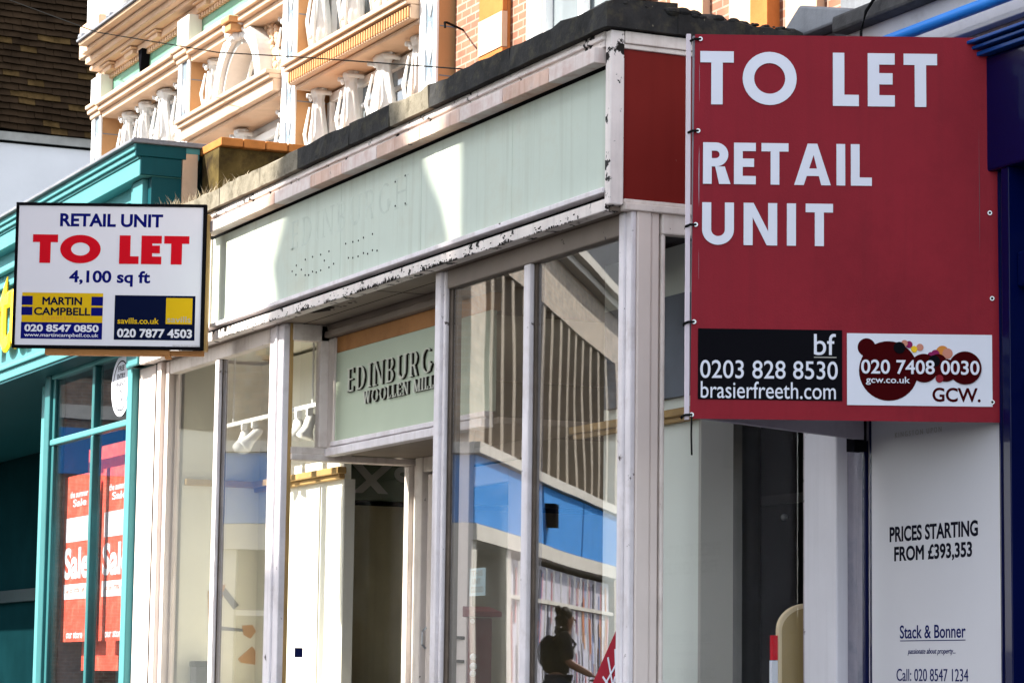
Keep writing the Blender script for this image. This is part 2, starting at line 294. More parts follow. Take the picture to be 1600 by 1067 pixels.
def glyphs(mb, s, fr, x0, x1, z0, z1, W, c0, c1, gap=.14, serif=0., thin=None, jit=.0004):
    """capital letters drawn from bars and arcs; W = stem width in cap heights"""
    t = thin or W
    wd = dict(T=.62, O=1., L=.48, E=.5, R=.58, A=.84, I=W, U=.72, N=.76, D=.7, B=.58, G=.85, W=1.15, M=.9, H=.74)
    wd[' '] = .34
    tot = sum(wd[c] for c in s)+gap*(len(s)-1); kx = (x1-x0)/tot; kz = z1-z0
    px = 0.; k = [0]
    def P(poly):
        k[0] += 1; mb.prism([(x0+(px+a)*kx, z0+b*kz) for a, b in poly], fr, c0, c1+k[0] % 5*jit)
    def Rr(a0, a1, b0, b1): P([(a0, b0), (a1, b0), (a1, b1), (a0, b1)])
    def Dg(xa, xb, ww, ya=0., yb=1.): P([(xa, ya), (xa+ww, ya), (xb+ww, yb), (xb, yb)])
    def Ar(cx, cy, rx, ry, t0, t1, n=14, wx=W, wz=t):
        for i in range(n):
            p, q = t0+(t1-t0)*i/n, t0+(t1-t0)*(i+1)/n
            f = lambda a, e: (cx+(rx-e*wx)*math.cos(a), cy+(ry-e*wz)*math.sin(a))
            P([f(p, 1), f(p, 0), f(q, 0), f(q, 1)])
    def Sf(cx, y):
        if serif: Rr(cx-serif, cx+serif, *((0, .05) if y == 0 else (.95, 1.)))
    pi = math.pi
    for ch in s:
        w_ = wd[ch]
        if ch == 'T': Rr(0, w_, 1-t, 1); Rr(w_/2-W/2, w_/2+W/2, 0, 1-t)
        elif ch == 'O': Ar(.5*w_, .5, .5*w_, .5, 0, 2*pi, 36)
        elif ch == 'L':
            Rr(0, W, 0, 1); Rr(W, w_, 0, t); Sf(W/2, 1); Sf(W/2, 0)
            if serif: Rr(w_-.05, w_, t, .25)
        elif ch == 'E':
            Rr(0, W, 0, 1); Rr(W, w_, 0, t); Rr(W, w_, 1-t, 1); Rr(W, w_*.92, .5-t/2+.02, .5+t/2+.02); Sf(W/2, 1); Sf(W/2, 0)
            if serif: Rr(w_-.05, w_, t, .22); Rr(w_-.05, w_, .78, 1-t)
        elif ch == 'R':
            Rr(0, W, 0, 1); h = .29; Rr(W, w_-h, 1-t, 1); Rr(W, w_-h, 1-2*h, 1-2*h+t); Ar(w_-h, 1-h, h, h, -pi/2, pi/2); P([(w_-W*1.05, 0), (w_+W*.25, 0), (.28+W*1.1, 1-2*h), (.28, 1-2*h)]); Sf(W/2, 0); Sf(W/2, 1)
        elif ch == 'A': Dg(0, w_/2-W*.55, W*1.1); P([(w_-W*1.1, 0), (w_, 0), (w_/2+W*.55, 1), (w_/2-W*.2, 1)]); Rr(.22, w_-.22, .22, .22+t*.9)
        elif ch == 'I': Rr(0, W, 0, 1); Sf(W/2, 0); Sf(W/2, 1)
        elif ch == 'U': r = w_/2; Rr(0, W, r, 1); Rr(w_-W, w_, r, 1); Ar(r, r, r, r, pi, 2*pi, 16, W, W); Sf(W/2, 1); Sf(w_-W/2, 1)
        elif ch in 'NH':
            Rr(0, t, 0, 1); Rr(w_-t, w_, 0, 1); Sf(t/2, 0); Sf(t/2, 1); Sf(w_-t/2, 1)
            if ch == 'N': P([(w_-W*1.15, 0), (w_-t*.2, 0), (W*1.1, 1), (t*.2, 1)])
            else: Rr(t, w_-t, .48, .48+t); Sf(w_-t/2, 0)
        elif ch == 'D': Rr(0, W, 0, 1); Rr(W, w_-.5, 1-t, 1); Rr(W, w_-.5, 0, t); Ar(w_-.5, .5, .5, .5, -pi/2, pi/2, 18); Sf(W/2, 0); Sf(W/2, 1)
        elif ch == 'B':
            Rr(0, W, 0, 1); h = .26; Rr(W, w_-h, 1-t, 1); Rr(W, w_-h, .5-t/2, .5+t/2); Rr(W, w_-h, 0, t); Ar(w_-h-.02, .75, h, .25, -pi/2, pi/2); Ar(w_-h, .25, h, .25, -pi/2, pi/2); Sf(W/2, 0); Sf(W/2, 1)
        elif ch == 'G': Ar(.45, .5, .45, .5, .3*pi, 1.9*pi, 26); Rr(.62, .62+W, .05, .45); Sf(.66, .45) if False else None
        elif ch == 'W': q = w_/2; Dg(q*.5-W*.1, 0, W); Dg(q*.5-t*.2, q-t*.5, t); Dg(q*1.5-W*.3, q-W*.5, W); Dg(q*1.5, w_-t, t)
        elif ch == 'M': Rr(0, t, 0, 1); Rr(w_-W, w_, 0, 1); Dg(w_/2-W*.4, 0, W); Dg(w_/2-t*.3, w_-t, t); Sf(t/2, 0); Sf(w_-W/2, 0)
        px += w_+gap
    return mb
# ================================================================ SETTING
def gz(x): return -.02*(x-8.8)           # the street climbs gently away from the camera
def slope_sheet(x0, x1, y0, y1, dz, th):
    mb = MB(); b = [(x0, y0), (x1, y0), (x1, y1), (x0, y1)]
    for d in (dz-th, dz):
        for x, y in b: mb.v.append(Vector((x, y, gz(x)+d)))
    mb.f += [(0, 3, 2, 1), (4, 5, 6, 7), (0, 1, 5, 4), (1, 2, 6, 5), (2, 3, 7, 6), (3, 0, 4, 7)]; return mb
struct('ground', slope_sheet(-400, 400, -400, 400, -.16, .3), ASPH)
struct('road', slope_sheet(-60, 60, -11.5, -2.2, -.12, .03), ASPH)
struct('pavement', slope_sheet(-60, 60, -2.06, 6, 0, .1), PAVE)
struct('kerb', slope_sheet(-60, 60, -2.2, -2.06, .004, .12), KERB)

# ================================================================ VACANT MINT SHOPFRONT
shop = thing('shopfront', 'vacant single-storey shopfront with pale mint fascia and flaking cream paint, right of the teal shop', 'shop', (0, 0, 0))
XL = -5.6
f0 = front(.02)
mb = MB()
for a, b in ((-5.5, -4.62), (-4.6, -3.72), (-3.717, -2.78), (-2.777, -1.84), (-1.837, -.92), (-.917, -.045)):
    mb.box(a, b, .02, .055, 3.38, 3.837)
fas = part('fascia', mb, MINT, shop)
part('fascia_backing', MB().box(XL, -.02, .06, .12, 3.33, 3.96), ROOFD, shop)
mb = MB()
for px, pz in ((-3.351, 3.537), (-3.406, 3.516), (-3.354, 3.493), (-3.281, 3.508), (-3.231, 3.549), (-3.227, 3.475), (-3.181, 3.469), (-3.134, 3.549), (-3.13, 3.479), (-3.081, 3.469), (-3.028, 3.545), (-3.023, 3.471), (-2.979, 3.511), (-2.921, 3.546), (-2.917, 3.471), (-2.859, 3.48), (-2.711, 3.552), (-2.623, 3.548), (-2.555, 3.544), (-2.494, 3.549), (-2.387, 3.55), (-2.673, 3.482), (-2.619, 3.475), (-2.555, 3.473), (-2.49, 3.479), (-2.44, 3.469), (-2.383, 3.477), (-2.329, 3.468), (-2.019, 3.752), (-2.013, 3.63), (-2.127, 3.636), (-2.132, 3.743)):
    mb.disc(f0, px, pz, .0045, .0, .002, 8)
part('ghost_lettering', glyphs(MB(), 'EDINBURGH', f0, -3.42, -2.0, 3.62, 3.755, .13, .0, .0004, gap=.42, serif=.15, thin=.07, jit=.00002), mat('ghost_mint_paint', (.45, .515, .455), .5, .12, 14, chips=.16, chipcol=(.50, .57, .50), cs=26, bump=.05), fas)
part('screw_holes', mb, INK, fas)
# mouldings above and below the fascia
SALM = mat('salmon_stained_cream_paint', (.60, .42, .34), .55, .15, 5, stain=(.66, .55, .50), stainamt=.8, ss=7, streak=.5, streakcol=(.36, .16, .12), chips=.12, chipcol=(.07, .05, .045), cs=14, bump=.3)
xx = [-4.58, -4.02, -3.5, -3.02, -2.62, -2.2, -1.72, -1.3, -.88, -.46, -.065]
for i in range(10):
    part('fascia_board', MB().box(xx[i]+.0025, xx[i+1]-.0025, -.045, .016, 3.85, 3.908), SALM if i in (1, 3, 5, 6, 8) else RUSTY, shop, bevel=.003, label='salmon-stained length of fascia board' if i in (1, 3, 5, 6, 8) else None)
mb = MB().box(XL, -.05, -.012, .06, 3.909, 3.934).box(XL, -.05, -.024, .06, 3.934, 3.95).box(XL, -.05, -.014, .06, 3.95, 3.967)
part('cornice_moulding', mb, FLAKE, shop, bevel=.003)
part('fascia_ledge', MB().box(XL, -.046, -.020, .03, 3.366, 3.386), LILAC, shop, bevel=.003)
fe = part('fascia_edge', MB().box(XL, -.046, -.006, .05, 3.300, 3.346), FLAKE, shop, bevel=.004)
def flakes(x0, x1, hmax, seed):
    rd = random.Random(seed); mb = MB(); x = x0; ff = front(-.0062); h = .004
    while x < x1:
        w_ = rd.uniform(.004, .016); e = min(1, (x-x0)/.15, (x1-x)/.15); h = max(0, min(hmax, h+rd.uniform(-.009, .009)))
        a = h*e*rd.uniform(.5, 1.2)
        if a > .0025: mb.prism([(x, 3.2995), (x+w_, 3.2995), (x+w_*rd.uniform(.7, 1.), 3.2995+a*rd.uniform(.5, 1)), (x+w_*rd.uniform(0, .5), 3.2995+a)], ff, 0, .0012)
        if rd.random() < .35*e:
            zz = rd.uniform(3.305, 3.305+hmax*1.5); q = rd.uniform(.003, .010); mb.prism([(x, zz), (x+q*1.6, zz+rd.uniform(-.002, .002)), (x+q*1.3, zz+q*.6), (x+q*.3, zz+q*.5)], ff, 0, .0009)
        x += w_*rd.uniform(.9, 1.5)
    return mb
FBLK = mat('blackened_bare_timber', (.016, .013, .011), .9, .3, 20, bump=.5)
for a_, b_, h_, sd in ((-3.35, -2.72, .020, 3), (-2.72, -1.86, .022, 4), (-1.95, -.75, .016, 5), (-.8, -.28, .012, 6), (-4.5, -3.35, .006, 8)): part('flaked_patch', flakes(a_, b_, h_, sd), FBLK, fe)
part('corner_trim', MB().box(-.044, .0, -.012, .045, 3.318, 3.963), FLAKE, shop, bevel=.005)
part('end_post', MB().box(-4.66, -4.60, .010, .02, 3.388, 3.836), CREAM, shop, bevel=.004)
# end of the fascia box
mb = MB().box(-.03, .004, .046, .80, 3.918, 3.963).box(-.03, -.006, .046, .8, 3.90, 3.918).box(-.03, .0, .785, .80, 3.32, 3.92).box(-.03, .016, .046, .80, 3.300, 3.326).box(-.03, .006, .046, .80, 3.326, 3.342)
part('end_frame', mb, CREAM, shop, bevel=.004)
part('end_panel', MB().box(-.04, -.016, .046, .8, 3.342, 3.90), REDP, shop)
# coping stones with open joints
def copings(xs, m):
    mb = MB()
    for a, b in xs:
        k = max(2, int((b-a)/.09)); base = len(mb.v)
        for i in range(k+1):
            x = a+.004+(b-a-.008)*i/k
            j = lambda s=.006: random.uniform(-s, s)
            mb.v += [Vector((x, -.045+j(.004), 3.968)), Vector((x, -.045+j(), 4.06+j(.008))), Vector((x, .0+j(), 4.078+j(.008))), Vector((x, .25, 4.085)), Vector((x, .25, 3.968))]
        for i in range(k):
            for q in range(5): mb.f.append((base+i*5+q, base+i*5+(q+1) % 5, base+(i+1)*5+(q+1) % 5, base+(i+1)*5+q))
        mb.f.append(tuple(base+q for q in range(5))); mb.f.append(tuple(base+k*5+q for q in reversed(range(5))))
    return mb
for c_ in ((-3.19, -2.53), (-2.53, -2.06), (-1.62, -.82), (-.82, .03)): part('coping_stone', copings([c_], COPE_SHADE), COPE_SHADE, shop)
for c_ in ((-5.6, -5.0), (-5.0, -4.32), (-4.32, -3.72), (-3.72, -3.19), (-2.06, -1.62)): part('coping_stone', copings([c_], COPE_LIT), COPE_LIT, shop, label='lichen-covered stretch of coping coloured as sunlit')
mb = MB(); k = 14; base = 0
for i in range(k+1):
    y = .25+.55*i/k; j = lambda s=.008: random.uniform(-s, s); t = 4.07-.03*i/k+j(.012)
    mb.v += [Vector((.03, y, 3.968)), Vector((.03+j(.004), y, 4.05-.02*i/k+j())), Vector((.0+j(), y, t)), Vector((-.2, y, 4.07)), Vector((-.2, y, 3.968))]
for i in range(k):
    for q in range(5): mb.f.append((i*5+q, i*5+(q+1) % 5, (i+1)*5+(q+1) % 5, (i+1)*5+q))
mb.f += [(0, 1, 2, 3, 4), tuple(k*5+q for q in (4, 3, 2, 1, 0))]
for i in range(120):
    y = .03+.75*random.random(); r = random.uniform(.005, .017)*(1.3 if .2 < y < .55 else .7); mb.ball((.0+random.uniform(-.05, .028), y, 4.058-.03*y+random.uniform(-.006, .008)), r, 5, 1, 1.5, .7)
part('return_coping', mb, COPE_SHADE, shop)
part('flat_roof', MB().box(XL, -.2, .252, 1.05, 3.93, 3.99), ROOFD, shop)
# soffit and ceiling
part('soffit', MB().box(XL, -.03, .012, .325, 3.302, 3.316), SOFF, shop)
hp = MB(); rd = random.Random(2); fz0 = Fr((0, 0, 3.3015), X_, -Y_)
hp.prism([(-3.24+.26*(1+math.cos(t))/2+rd.uniform(-.02, .02), -(.055+.045*math.sin(t)+rd.uniform(-.012, .012))) for t in [2*math.pi*k/26 for k in range(26)]], fz0, 0, .001)
for k in range(14): hp.disc(fz0, -3.05+rd.uniform(-.15, .3), -rd.uniform(.02, .12), rd.uniform(.003, .012), 0, .0008, 7)
part('soffit_hole', hp, FBLK, shop)
part('soffit_joint', MB().box(-5.5, -.1, .170, .173, 3.3005, 3.302).box(-2.4, -2.397, .02, .32, 3.3005, 3.302), FBLK, shop)
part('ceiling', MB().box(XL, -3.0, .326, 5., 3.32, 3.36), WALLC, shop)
part('ceiling', MB().box(-2.995, -.03, .326, 5., 3.32, 3.36), mat('dimmed_ceiling_tone', (.07, .07, .07), .9), shop, label='dark ceiling over the corner window')  # this half of the ceiling is coloured dark to dim the interior
# walls behind
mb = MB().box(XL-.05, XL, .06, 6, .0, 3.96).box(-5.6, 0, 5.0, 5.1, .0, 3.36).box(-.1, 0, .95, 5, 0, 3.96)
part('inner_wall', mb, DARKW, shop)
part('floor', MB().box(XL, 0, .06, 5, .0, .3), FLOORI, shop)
# pillar between the teal shop and the display window
mb = MB().box(-5.6, -5.52, .05, .16, .1, 3.3).box(-5.955, -5.6, .06, .16, .1, 3.30).box(-5.52, -5.46, .075, .15, .1, 3.3)
part('pillar', mb, CREAMC, shop, bevel=.006)
part('fascia_return', MB().box(-5.93, -5.6, -.006, .06, 3.300, 3.349).box(-5.62, XL, -.0, .06, 3.35, 3.96), CREAM, shop, bevel=.004)
# --- long display window beside the teal shop
win = part('display_window', MB().box(-5.46, -3.88, .08, .14, 3.225, 3.302).box(-5.46, -3.88, .08, .14, .55, .62).box(-5.46, -5.44, .115, .14, .6, 3.24), CREAM, shop, bevel=.006)
BROWN = mat('weathered_brown_rebate', (.13, .105, .085), .75, .25, 8, bump=.4, streak=.4)
part('mullion', MB().box(-4.70, -4.64, .082, .104, .62, 3.225), LILAC, win, bevel=.006)
part('rebate', MB().box(-4.695, -4.632, .1045, .13, .62, 3.225), BROWN, win)
part('corner_post', MB().box(-3.88, -3.80, .085, .13, .2, 3.302).box(-3.80, -3.66, .078, .122, .2, 3.302).box(-3.76, -3.735, .068, .1, .2, 3.3), LILAC, win, bevel=.006)
part('rebate', MB().box(-3.66, -3.650, .108, .125, .2, 3.302), WOODL, win)
part('pane', MB().box(-5.46, -4.70, .105, .111, .62, 3.225), GLASS, win); part('pane', MB().box(-4.64, -3.88, .105, .111, .62, 3.225), GLASS, win)
part('stall_riser', MB().box(-5.46, -3.65, .1, .2, .1, .55), CREAM, shop, bevel=.01)
# --- glazed return into the lobby
ret = part('lobby_glazing', MB().box(-3.70, -3.64, .12, .31, 2.672, 2.705).box(-3.71, -3.63, .12, .79, 2.640, 2.672), CREAM, shop, bevel=.005)
part('head_rail', MB().box(-3.70, -3.64, .12, .31, 3.22, 3.302), CREAM, ret, bevel=.005); part('bottom_rail', MB().box(-3.70, -3.64, .12, .79, .3, .6), CREAM, ret, bevel=.005)
part('jamb', MB().box(-3.70, -3.64, .26, .325, 2.705, 3.302), CREAM, ret, bevel=.006)
part('jamb', MB().box(-3.70, -3.64, .735, .80, .3, 2.64).box(-3.64, -3.60, .76, .80, .3, 2.64), CREAM, ret, bevel=.006)
part('pane', MB().box(-3.673, -3.667, .17, .26, 2.705, 3.22), GLASSD, ret)
part('pane', MB().box(-3.673, -3.667, .17, .735, .6, 2.64), GLASSD, ret)
# --- recessed panel with raised letters over the lobby
lob = part('lobby_sign', MB().box(-3.55, -1.75, .31, .34, 2.73, 3.157), mat('lobby_mint_paint', (.46, .53, .41), .45, .04, 2.5, bump=.05), shop)
fl = front(.31)
part('lintel', MB().box(-3.6, -1.75, .312, .36, 3.158, 3.236), WOOD, shop, bevel=.003)
part('lintel_moulding', MB().box(-3.62, -1.75, .27, .34, 3.237, 3.268).box(-3.62, -1.75, .285, .34, 3.268, 3.302), SOFF, shop, bevel=.006)
part('sign_edge', MB().box(-3.64, -3.552, .30, .34, 2.70, 3.235), CREAM, lob, bevel=.006)
part('sign_ledge', MB().box(-3.55, -1.75, .285, .33, 2.705, 2.728).box(-3.6, -1.75, .275, .33, 2.66, 2.698).box(-3.6, -1.75, .30, .33, 2.698, 2.705), LILAC, lob, bevel=.004)
part('lettering', glyphs(MB(), 'EDINBURGH', fl, -3.365, -2.205, 2.952, 3.064, .105, .008, .012, gap=.42, serif=.15, thin=.055), LETC, lob)
part('letter_edge', glyphs(MB(), 'EDINBURGH', fl, -3.363, -2.203, 2.951, 3.063, .115, .0005, .0078, gap=.42, serif=.155, thin=.065), BRONZE, lob)
part('lettering', glyphs(MB(), 'WOOLLEN MILL', fl, -3.165, -2.33, 2.878, 2.937, .13, .008, .012, gap=.36, serif=.17, thin=.07), LETC, lob)
part('letter_edge', glyphs(MB(), 'WOOLLEN MILL', fl, -3.159, -2.324, 2.877, 2.936, .14, .0005, .0078, gap=.36, serif=.175, thin=.08), BRONZE, lob)
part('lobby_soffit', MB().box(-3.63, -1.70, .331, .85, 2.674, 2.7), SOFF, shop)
# --- door at the back of the lobby
door = part('door', MB().box(-3.60, -3.51, .75, .81, .3, 2.674).box(-3.51, -2.3, .755, .80, 2.60, 2.674), CREAM, shop, bevel=.006)
part('leaf', MB().box(-3.485, -3.40, .77, .81, .3, 2.59).box(-3.40, -2.55, .77, .81, 2.50, 2.59).box(-2.55, -2.4, .77, .81, .3, 2.59).box(-3.40, -2.55, .77, .81, .3, .5), CREAMC, door, bevel=.005)
part('pane', MB().box(-3.40, -2.55, .785, .791, .5, 2.5), GLASSD, door)
part('handle', MB().tube([(-3.44, .755, 1.75), (-3.44, .735, 1.77), (-3.44, .735, 1.83), (-3.44, .755, 1.85)], .006), STEEL, door)
# --- corner display window
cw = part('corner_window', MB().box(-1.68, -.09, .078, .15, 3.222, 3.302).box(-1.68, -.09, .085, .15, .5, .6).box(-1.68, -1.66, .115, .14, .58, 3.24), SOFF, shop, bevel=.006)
part('edge_post', MB().box(-1.79, -1.73, .07, .095, .2, 3.302).box(-1.73, -1.70, .082, .1, .2, 3.302), LILAC, cw, bevel=.006)
part('rebate', MB().box(-1.78, -1.668, .1005, .14, .2, 3.302), BROWN, cw)
part('mullion', MB().box(-.925, -.865, .078, .10, .6, 3.222), LILAC, cw, bevel=.006)
part('rebate', MB().box(-.92, -.845, .1005, .135, .6, 3.222), BROWN, cw)
part('corner_post', MB().box(-.088, -.045, .07, .16, .2, 3.302).box(-.045, 0, .078, .10, .2, 3.302), LILAC, cw, bevel=.006)
part('corner_post', MB().box(-.05, .004, .101, .160, .2, 3.302).box(-.05, -.004, .160, .196, .2, 3.302), CREAMC, cw, bevel=.006)
part('pane', MB().box(-1.685, -.925, .105, .111, .6, 3.222), GLASS, cw); part('pane', MB().box(-.855, -.088, .105, .111, .6, 3.222), GLASS, cw)
rw = part('return_window', MB().box(-.05, 0, .205, .80, 3.225, 3.302).box(-.05, 0, .205, .8, .5, .6).box(-.04, -.005, .205, .222, .6, 3.225), CREAM, shop, bevel=.006)
part('pane', MB().box(-.027, -.021, .222, .79, .6, 3.225), GLASSD, rw)
part('stall_riser', MB().box(-1.79, -.0, .1, .2, .1, .5).box(-.1, 0, .2, .8, .1, .5), CREAM, shop)
# --- display backdrops inside
part('backdrop', MB().box(-5.5, -5.44, .16, .64, .6, 3.3), WALLW, shop)
bd = part('backdrop', MB().box(-5.44, -4.17, .60, .64, .6, 3.3), WALLC, shop)
part('backdrop_edge', MB().box(-4.17, -4.15, .60, .655, .6, 2.60), GREYW, bd)
part('panel_joint', MB().box(-4.50, -4.49, .594, .60, .6, 2.58), GREYW, bd)
part('wood_cornice', MB().box(-5.44, -4.15, .57, .60, 2.60, 2.625).box(-5.44, -4.13, .55, .60, 2.625, 2.66).box(-5.44, -5.40, .17, .6, 2.625, 2.66), WOODL, bd, bevel=.005)
part('display_floor', MB().box(-5.44, -3.72, .16, .6, .6, 1.5), WALLW, shop)  # unseen bed raised to bounce sunlight onto the display walls
bd = part('backdrop', MB().box(-1.25, -.44, .60, .64, .6, 3.3), WALLM, shop)
part('backdrop_edge', MB().box(-.44, -.42, .60, .74, .6, 2.61), GREYW, bd)
part('wood_cornice', MB().box(-1.48, -.42, .57, .60, 2.60, 2.62).box(-1.48, -.40, .55, .60, 2.62, 2.65), WOODL, bd, bevel=.005)
part('backdrop_recess', MB().box(-1.2, -.5, .575, .60, 2.70, 3.1), GREYBL, bd)
part('display_floor', MB().box(-1.7, -.05, .16, .6, .6, .66), FLOORI, shop)
ip = part('inner_door', MB().box(-2.26, -2.03, .345, .37, .3, 3.2), CREAMC, shop, bevel=.004)
for z in (1.78, 1.68): part('hook', MB().tube([(-2.05, .345, z+.0), (-2.19, .33, z+.005), (-2.20, .33, z-.03), (-2.20, .34, z-.05)], .007), BLK, ip)
part('dark_partition', MB().box(-4.66, -4.60, .645, 2.6, .3, 2.50), OLIVE, shop)
part('dark_header', MB().box(-4.68, -4.598, .645, 2.6, 2.53, 2.9), OLIVED, shop)
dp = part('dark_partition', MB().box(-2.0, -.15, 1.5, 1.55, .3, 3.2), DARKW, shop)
part('door_knob', MB().ball((-1.28, 1.47, 2.30), .014, 8), STEEL, dp); part('dark_rail', MB().box(-2.0, -.15, 1.485, 1.5, 2.36, 2.40), mat('dim_rail', (.02, .02, .02), .7), dp)
part('grey_column', MB().box(-1.58, -1.48, 1.38, 1.47, .3, 3.2), mat('dim_grey_paint', (.25, .26, .27), .6), shop)
# ================================================================ ORNATE BUILDING ABOVE AND BEHIND
orn = thing('ornate_building', 'ornate building with white plaster figures, buff ledges and brick above the vacant mint shop', 'building', (-6, 1.2, 0))
part('wall', MB().box(-10.3, -3.95, 1.21, 1.5, 3.6, 5.70).box(-10.3, -3.95, 1.32, 1.5, 5.7, 9), WHITEF, orn)
part('brick_wall', MB().box(-3.95, -2.985, 1.08, 1.5, 3.6, 9).box(-2.0, 2.5, 1.2, 1.5, 3.6, 9).box(-2.985, -2.0, 1.3, 1.5, 3.6, 9), BRICK, orn)
part('stone_pier', MB().box(-1.75, -1.45, 1.16, 1.2, 3.9, 9).box(-1.22, -1.0, 1.16, 1.2, 3.9, 9).box(-.75, -.5, 1.16, 1.2, 3.9, 9), BUFFL, orn, bevel=.005)
part('brick_pier', MB().box(-1.02+.02, -.86, 1.14, 1.2, 3.9, 9), ORBRICK, orn)
q = MB().box(-3.548, -3.264, 1.061, 1.08, 3.95, 6.1); q2 = MB().box(-3.546, -3.266, 1.0605, 1.0608, 3.95, 6.1)
for i in range(12):
    z = 3.97+i*.18
    (q2 if i % 2 == 0 else q).box(-3.55, -3.262, 1.03+(.004 if i % 2 else 0), 1.06, z, z+.178)
part('quoin_pier', q, ORBRICK, orn, bevel=.004); part('quoin_stone', q2, BUFFL, orn, bevel=.006)
part('wall_hook', MB().tube([(-3.85, 1.08, 4.90), (-3.78, .96, 4.91), (-3.74, .93, 4.90), (-3.735, .93, 4.87)], .006, 6), CABLE, orn)
# sash window in the brick part
wn = part('window', MB().box(-2.985, -2.90, 1.03, 1.1, 3.7, 6).box(-2.10, -2.0, 1.06, 1.1, 3.7, 6).box(-2.90, -2.1, 1.05, 1.1, 4.60, 4.64).box(-2.48, -2.42, 1.06, 1.1, 3.9, 6).box(-2.90, -2.1, 1.06, 1.1, 4.44, 4.49), WHITE, orn, bevel=.008)
part('frame', MB().box(-2.87, -2.85, 1.07, 1.12, 4.64, 6).box(-2.9, -2.85, 1.08, 1.12, 4.3, 4.44).box(-2.42, -2.39, 1.08, 1.12, 4.3, 4.6), WHITE, wn)
part('pane', MB().box(-2.9, -2.1, 1.11, 1.115, 3.8, 6), OGLASS, wn)
# pilasters with lozenge inlay
for i, x in enumerate((-10.345, -8.32, -6.31, -4.205)):
    wdt = .225; top = 5.60 if i < 2 else 7.
    pl = part('pilaster', MB().box(x, x+wdt, 1.0, 1.22, 3.7, top), BUFF, orn, bevel=.004)
    j = MB()
    for zz in [3.9+.26*k for k in range(13)]:
        if zz < top: j.box(x+wdt, x+wdt+.0015, 1.005, 1.2, zz, zz+.006)
    part('joint', j, SLATEB, pl)
    part('face', MB().box(x-.002, x+.075, .985, 1.0, 3.7, top).box(x+wdt-.04, x+wdt+.002, .985, 1.0, 3.7, top), WHITE, pl, bevel=.003)
    part('inlay', MB().box(x+.075, x+wdt-.04, .995, 1.0, 3.7, top), SLATEB, pl)
    lz = MB(); ff = front(.995)
    k = 0
    while 3.75+k*.25 < top-.1:
        zc = 3.87+k*.25; xc = x+.13; lz.prism([(xc-.053, zc), (xc, zc-.115), (xc+.053, zc), (xc, zc+.115)], ff, 0, .008); k += 1
    part('lozenge', lz, WHITE, pl)
    if i < 2:
        part('capital', MB().box(x-.01, x+wdt+.02, .97, 1.22, 5.60, 5.635).box(x-.015, x+wdt+.035, .95, 1.22, 5.635, 5.67).box(x-.02, x+wdt+.05, .935, 1.22, 5.67, 5.70), BUFFL, pl, bevel=.008)
        part('block', MB().box(x+.0, x+wdt+.02, .97, 1.30, 5.70, 5.895), WHITE, pl, bevel=.006)
# ledges
def ledge(x0, x1, z, n='ledge', carved=True):
    o = part(n, MB().box(x0, x1, .89, 1.21, z+.118, z+.145).box(x0, x1, .91, 1.21, z+.09, z+.118).box(x0+.01, x1, .935, 1.21, z+.015, z+.09).box(x0+.02, x1, .98, 1.21, z-.012, z+.015), BUFFL, orn, bevel=.006)
    if carved:
        d = MB(); x = x0+.03
        while x < x1-.03: d.box(x, x+.022, .926, .935, z+.022, z+.082); x += .036
        part('carving', d, BUFF, o, bevel=.004)
ledge(-6.07, -4.21, 5.01); ledge(-8.09, -6.32, 5.03, carved=False)
def band(x0, x1, z):
    part('band', MB().box(x0, x1, .93, 1.21, z+.08, z+.11).box(x0, x1, .955, 1.21, z+.045, z+.08).box(x0, x1, .99, 1.21, z, z+.045), BUFFL, orn, bevel=.006)
band(-10.1, -8.33, 5.575); band(-8.07, -7.23, 5.575); band(-7.05, -6.32, 5.575)
part('keystone', MB().box(-7.20, -7.08, .92, 1.21, 5.57, 5.62).box(-7.22, -7.06, .90, 1.21, 5.62, 5.66), BUFF, orn, bevel=.01)
# frieze, cornice and modillions
fz = part('frieze', MB().box(-10.12, -4., 1.06, 1.3, 5.69, 5.895), GREENF, orn)
part('frieze_wedge', MB().prism([(-9.29, 5.90), (-9.20, 5.90), (-9.235, 5.70)], front(1.06), 0, .06), BLK, fz)  # black wedge on the green frieze, point down
dn = MB(); x = -10.1
while x < -6: dn.box(x, x+.03, 1.035, 1.058, 5.865, 5.895); x += .052
part('dentil_course', dn, BUFFL, orn)
part('cornice', MB().box(-10.27, -4, .90, 1.32, 5.985, 6.03).box(-10.33, -4, .95, 1.32, 5.955, 5.985).box(-10.40, -4, 1.02, 1.32, 5.898, 5.955).box(-10.03, -4, .78, 1.32, 6.06, 6.085).box(-10.16, -4, .84, 1.32, 6.03, 6.06), BUFFL, orn, bevel=.006)
part('cornice_lead', MB().box(-10.02, -4, .76, 1.32, 6.085, 6.10), LEAD, orn)
for x in (-10.15, -9.62, -9.05, -8.02, -7.45, -6.9):
    part('modillion', MB().box(x, x+.24, .97, 1.06, 5.935, 5.952).box(x+.02, x+.22, .99, 1.06, 5.90, 5.935), BUFFL, orn, bevel=.008)
# storey above the cornice
part('upper_pilaster', MB().box(-10.62, -10.28, 1.0, 1.33, 6.11, 8).box(-9.72, -9.5, 1.1, 1.33, 6.11, 8).box(-8.6, -8.3, 1.1, 1.33, 6.11, 8), WHITE, orn, bevel=.01)
part('plinth', MB().box(-10.7, -10.2, .97, 1.33, 6.11, 6.36), BUFFL, orn, bevel=.01)
uw = part('window', MB().box(-10.2, -10.1, 1.2, 1.33, 6.3, 8).box(-10.2, -8.5, 1.2, 1.33, 6.25, 6.35).box(-9.95, -9.9, 1.2, 1.33, 6.35, 8), WHITE, orn, bevel=.008)
part('pane', MB().box(-10.1, -9.95, 1.3, 1.315, 6.3, 8), OGLASS, uw)
for x in (-10.0, -9.3): part('lead_clip', MB().ball((x, .8, 6.12), .035, 6), LEAD, orn)
